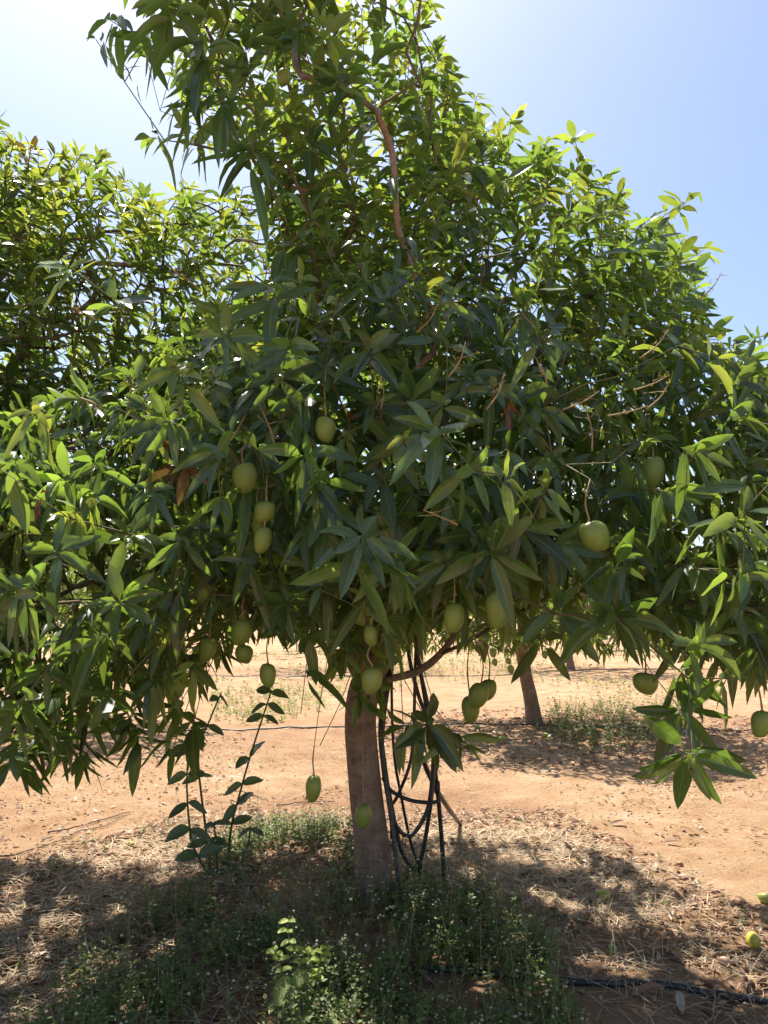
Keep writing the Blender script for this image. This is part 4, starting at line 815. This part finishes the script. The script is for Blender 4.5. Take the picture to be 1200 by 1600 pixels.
G3 = gpoly([(-200, 1000), (1400, 1000), (1500, 1085), (300, 1130), (-200, 1130)])
weeds('pale_weeds', scatter(2000, G3, (-9, 12), (9.5, 26), clump(4, .6, .42)), .06, .28, 9, .06, 1.2, .5, .8, .013)
G4 = gpoly([(330, 1060), (470, 1050), (520, 1110), (420, 1140), (330, 1130)])
weeds('gap_weeds', scatter(500, G4, (-4, 1), (8, 14)), .05, .22, 10, .05, .3, .35, .5)
weeds('sand_weeds', scatter(600, None, (-5, 7), (5.2, 9.2), clump(6, 1.1, .62)), .02, .09, 9, .022, .2, .2, .4)
# dry straw
def straw(name, pts, lo, hi, up=.12, w=.0018):
    N = len(pts); a = R.uniform(0, 6.28, N); L = R.uniform(lo, hi, N); el = np.abs(R.normal(0, up, N)); d = np.stack([np.cos(a) * np.cos(el), np.sin(a) * np.cos(el), np.sin(el)], 1)
    s = norm(np.cross(d, [0, 0, 1.])) * w * R.uniform(.6, 1.7, N)[:, None]; bend = np.cross(d, [0, 0, 1.]) * R.normal(0, .25, N)[:, None]; rows = []
    b = pts + np.c_[np.zeros((N, 2)), R.uniform(.002, .025, N)]
    for t in (0, .33, .66, 1.):
        c = b + d * (L * t)[:, None] + bend * (L * t * t)[:, None] - np.array([0, 0, 1.]) * (L * t * t * np.sin(el) * .6)[:, None]
        c[:, 2] = np.maximum(c[:, 2], gz(c[:, 0], c[:, 1]) + .003); wv = 1 - .6 * t; rows += [c - s * wv, c + s * wv]
    Vv = np.stack(rows, 1).reshape(-1, 3); f = [[0, 1, 3], [0, 3, 2], [2, 3, 5], [2, 5, 4], [4, 5, 7], [4, 7, 6]]
    Fc = (np.array(f)[None] + (np.arange(N) * 8)[:, None, None]).reshape(-1, 3)
    link(name, mk_mesh(name, Vv, Fc, M['straw'], None, np.repeat(np.stack([R.random(N), R.uniform(.2, .9, N), (R.random(N) < .06) * .5], 1), 8, 0)), kind='stuff')
S1 = gpoly([(-300, 1380), (0, 1370), (150, 1330), (330, 1260), (420, 1262), (330, 1350), (260, 1430), (180, 1520), (110, 1640), (-100, 2000), (-500, 1700)])
straw('straw_left', scatter(7500, S1, (-4.5, 0), (2.0, 5.8), clump(0, 2, .12)), .06, .26, .16, .0021)
S2 = gpoly([(650, 1290), (760, 1260), (850, 1290), (960, 1340), (1040, 1400), (1000, 1470), (870, 1450), (760, 1400), (660, 1390)])
straw('straw_middle', scatter(3800, S2, (0, 2.5), (3.2, 5.4)), .05, .20)
straw('straw_scattered', scatter(9000, BED, (-4, 4.2), (2.2, 5.8), clump(5, 1.5, .22)), .04, .16)
straw('straw_sand', scatter(3000, None, (-5, 6), (5, 9.5), clump(7, 1.2, .35)), .03, .12)
straw('grass_stalks', scatter(900, gpoly([(560, 1640), (650, 1420), (850, 1400), (1200, 1440), (1300, 1640)]), (-1, 3), (2.2, 4.6), clump(2, 1.5, .25)), .12, .34, up=1.0, w=.0009)
# dry leaf fragments
def fragments(name, pts, lo, hi, mat_, tmpl=T_MIN, ratio=.42, pale=.12):
    N = len(pts); a = R.uniform(0, 6.28, N); d = norm(np.stack([np.cos(a), np.sin(a), R.normal(.04, .16, N)], 1)); L = R.uniform(lo, hi, N)
    Lf = dict(base=pts + np.c_[np.zeros((N, 2)), R.uniform(.004, .016, N)], d=d, n=norm(np.array([0, 0, 1.]) + R.normal(0, .38, (N, 3))), L=L, W=L * ratio * R.uniform(.6, 1.3, N), g=R.normal(-.06, .12, N), fold=R.uniform(.1, 1.1, N), wav=R.random(N),
              tint=np.stack([R.random(N), R.uniform(.15, .95, N), (R.random(N) < pale) * R.uniform(.3, .9, N)], 1))
    link(name, leaves_mesh(name, tmpl, Lf, mat_, off0), kind='stuff')
fragments('leaf_litter', scatter(12500, BED, (-4, 4.2), (2.0, 5.9), clump(4, 1.8, .10)), .012, .065, M['litter'], pale=.16)
fragments('large_leaf_litter', scatter(260, BED, (-4, 4.2), (2.0, 5.9)), .06, .14, M['litter'], T_LOW, .30, .12)
fragments('sand_litter', scatter(3800, None, (-5, 6.5), (5, 9.5), clump(3, 1.4, .3)), .015, .055, M['litter'], pale=.25)
fragments('row_litter', scatter(2600, gpoly([(560, 1120), (850, 1100), (1050, 1120), (1400, 1130), (1300, 1215), (700, 1205), (560, 1180)]), (-2, 8), (7.2, 11.5)), .03, .09, M['litter'], pale=.2)
# pebbles and clods
def pebbles(name, pts, lo, hi):
    N = len(pts); oc = norm(np.array([[1, 0, 0], [0, 1, 0], [-1, 0, 0], [0, -1, 0], [0, 0, 1], [.7, .7, .6], [-.7, .7, .6], [-.7, -.7, .6], [.7, -.7, .6]], float)); oc[:4, 2] = -.3
    f = np.array([[0, 1, 5], [1, 2, 6], [2, 3, 7], [3, 0, 8], [5, 6, 4], [6, 7, 4], [7, 8, 4], [8, 5, 4], [5, 1, 6], [6, 2, 7], [7, 3, 8], [8, 0, 5]])
    s = R.uniform(lo, hi, N) ** 1.0; sh = R.uniform(.7, 1.3, (N, 9, 1)); sq = np.stack([R.uniform(.7, 1.3, N), R.uniform(.7, 1.3, N), R.uniform(.5, .9, N)], 1)
    Vv = (pts[:, None] + oc[None] * sh * (s[:, None] * sq)[:, None, :]).reshape(-1, 3); Fc = (f[None] + (np.arange(N) * 9)[:, None, None]).reshape(-1, 3)
    link(name, mk_mesh(name, Vv, Fc, M['stone'], None, np.repeat(np.stack([R.random(N), R.uniform(.3, .9, N), (R.random(N) < .08) * .4], 1), 9, 0)), kind='stuff')
pebbles('soil_crumbs', scatter(8000, None, (-4.5, 5.5), (2.6, 8.5)), .002, .008)
pebbles('pebbles', scatter(650, None, (-4.5, 5.5), (2.3, 9)), .007, .014)

# ------------------------------------------------------------------ single dry leaves and sticks
for px, py, L, az, ti, lb in [(770, 1398, .16, .3, (.9, .7, 0), 'pale pinkish dry leaf, left of a pair lying beside the hoses'), (787, 1402, .13, 1.1, (.8, .75, 0), 'narrower pale dry leaf, right of a pair lying beside the hoses'),
        (1050, 1320, .15, -.5, (.9, .6, .2), 'curled grey-tan dry leaf on the sand below the low star of leaves'), (1024, 1365, .13, 1.2, (.6, .4, .5), 'grey folded dry leaf standing in the dappled litter at right'), (181, 1455, .13, 1.4, (.9, .7, 0), 'upright tan dry leaf at left among the dark weeds'),
        (216, 1443, .13, .1, (.7, .5, .1), 'brown dry leaf lying flat among the weeds at left'), (720, 1446, .10, -.4, (.5, .8, .6), 'small whitish curled leaf right of the hose ends'), (1180, 1200, .12, .3, (.3, .4, .1), 'dark dry leaf on the bright sand at the right edge'),
        (964, 1290, .12, .2, (.6, .6, .5), 'pale curled dry leaf on the lit sand right of the straw'), (1082, 1430, .13, .4, (.8, .8, .2), 'long tan dry leaf in the sun at lower right'), (1065, 1590, .12, 1.3, (.9, .8, .7), 'whitish dry leaf just below the black drip line'),
        (72, 1320, .09, .6, (.6, .6, .8), 'small whitish dry leaf on the sunny sand at left'), (1010, 1577, .15, .1, (.4, .5, 0), 'broad brown dry leaf lying along the black drip line')]:
    g_ = G(px, py); g_[2] = gz(g_[0], g_[1]) + .012; A = lambda v: np.array([v], float)
    d = norm(A([math.cos(az), math.sin(az), .12])); Vv = leaf_verts(T_HI, A(g_) - d * L / 2, d, norm(A([R.normal(0, .3), -.35, 1])), A(L), A(L * .28), A(-.05), A(.9), A(R.random()))[0]
    link('dry_leaf', mk_mesh('dry_leaf', Vv - g_, T_HI[3], M['litter'], leaf_uvs(T_HI, 1), np.tile(ti, (len(Vv), 1))), None, tuple(g_), label=lb, cat='dry leaf', group='dry leaves on the ground')
for pl, r_, ti, lb in [([(0, 1337), (70, 1325), (130, 1300), (200, 1275)], .006, (.2, .5, 0), 'long crooked twig on the sunny sand at left, below another'), ([(75, 1300), (140, 1285), (205, 1270)], .006, (.1, .4, 0), 'dark twig on the sunny sand at left, above the longest one'),
        ([(335, 1394), (362, 1396), (392, 1395)], .008, (1, .8, .3), 'straight pale stick lying in the dark weeds left of the trunk'), ([(432, 1255), (470, 1250), (524, 1248)], .006, (.2, .5, 0), 'thin brown stick on the sand left of the trunk'),
        ([(360, 1237), (400, 1240), (420, 1246)], .005, (.1, .3, 0), 'short dark twig on the sand right of the oval-leaved shrub')]:
    q_ = np.array([G(*p) for p in pl]); q_[:, 2] = 0; q_ = smooth_path(q_, 18) + R.normal(0, .004, (18, 3)); q_[:, 2] = gz(q_[:, 0], q_[:, 1]) + r_ + .006
    mb = MB(); tube_mb(mb, q_, np.linspace(r_, r_ * .5, 18), 7, tint=ti); link('stick', mb.mesh('stick', M['dead_wood'], q_[0]), None, tuple(q_[0]), label=lb, cat='stick', group='sticks on the ground')
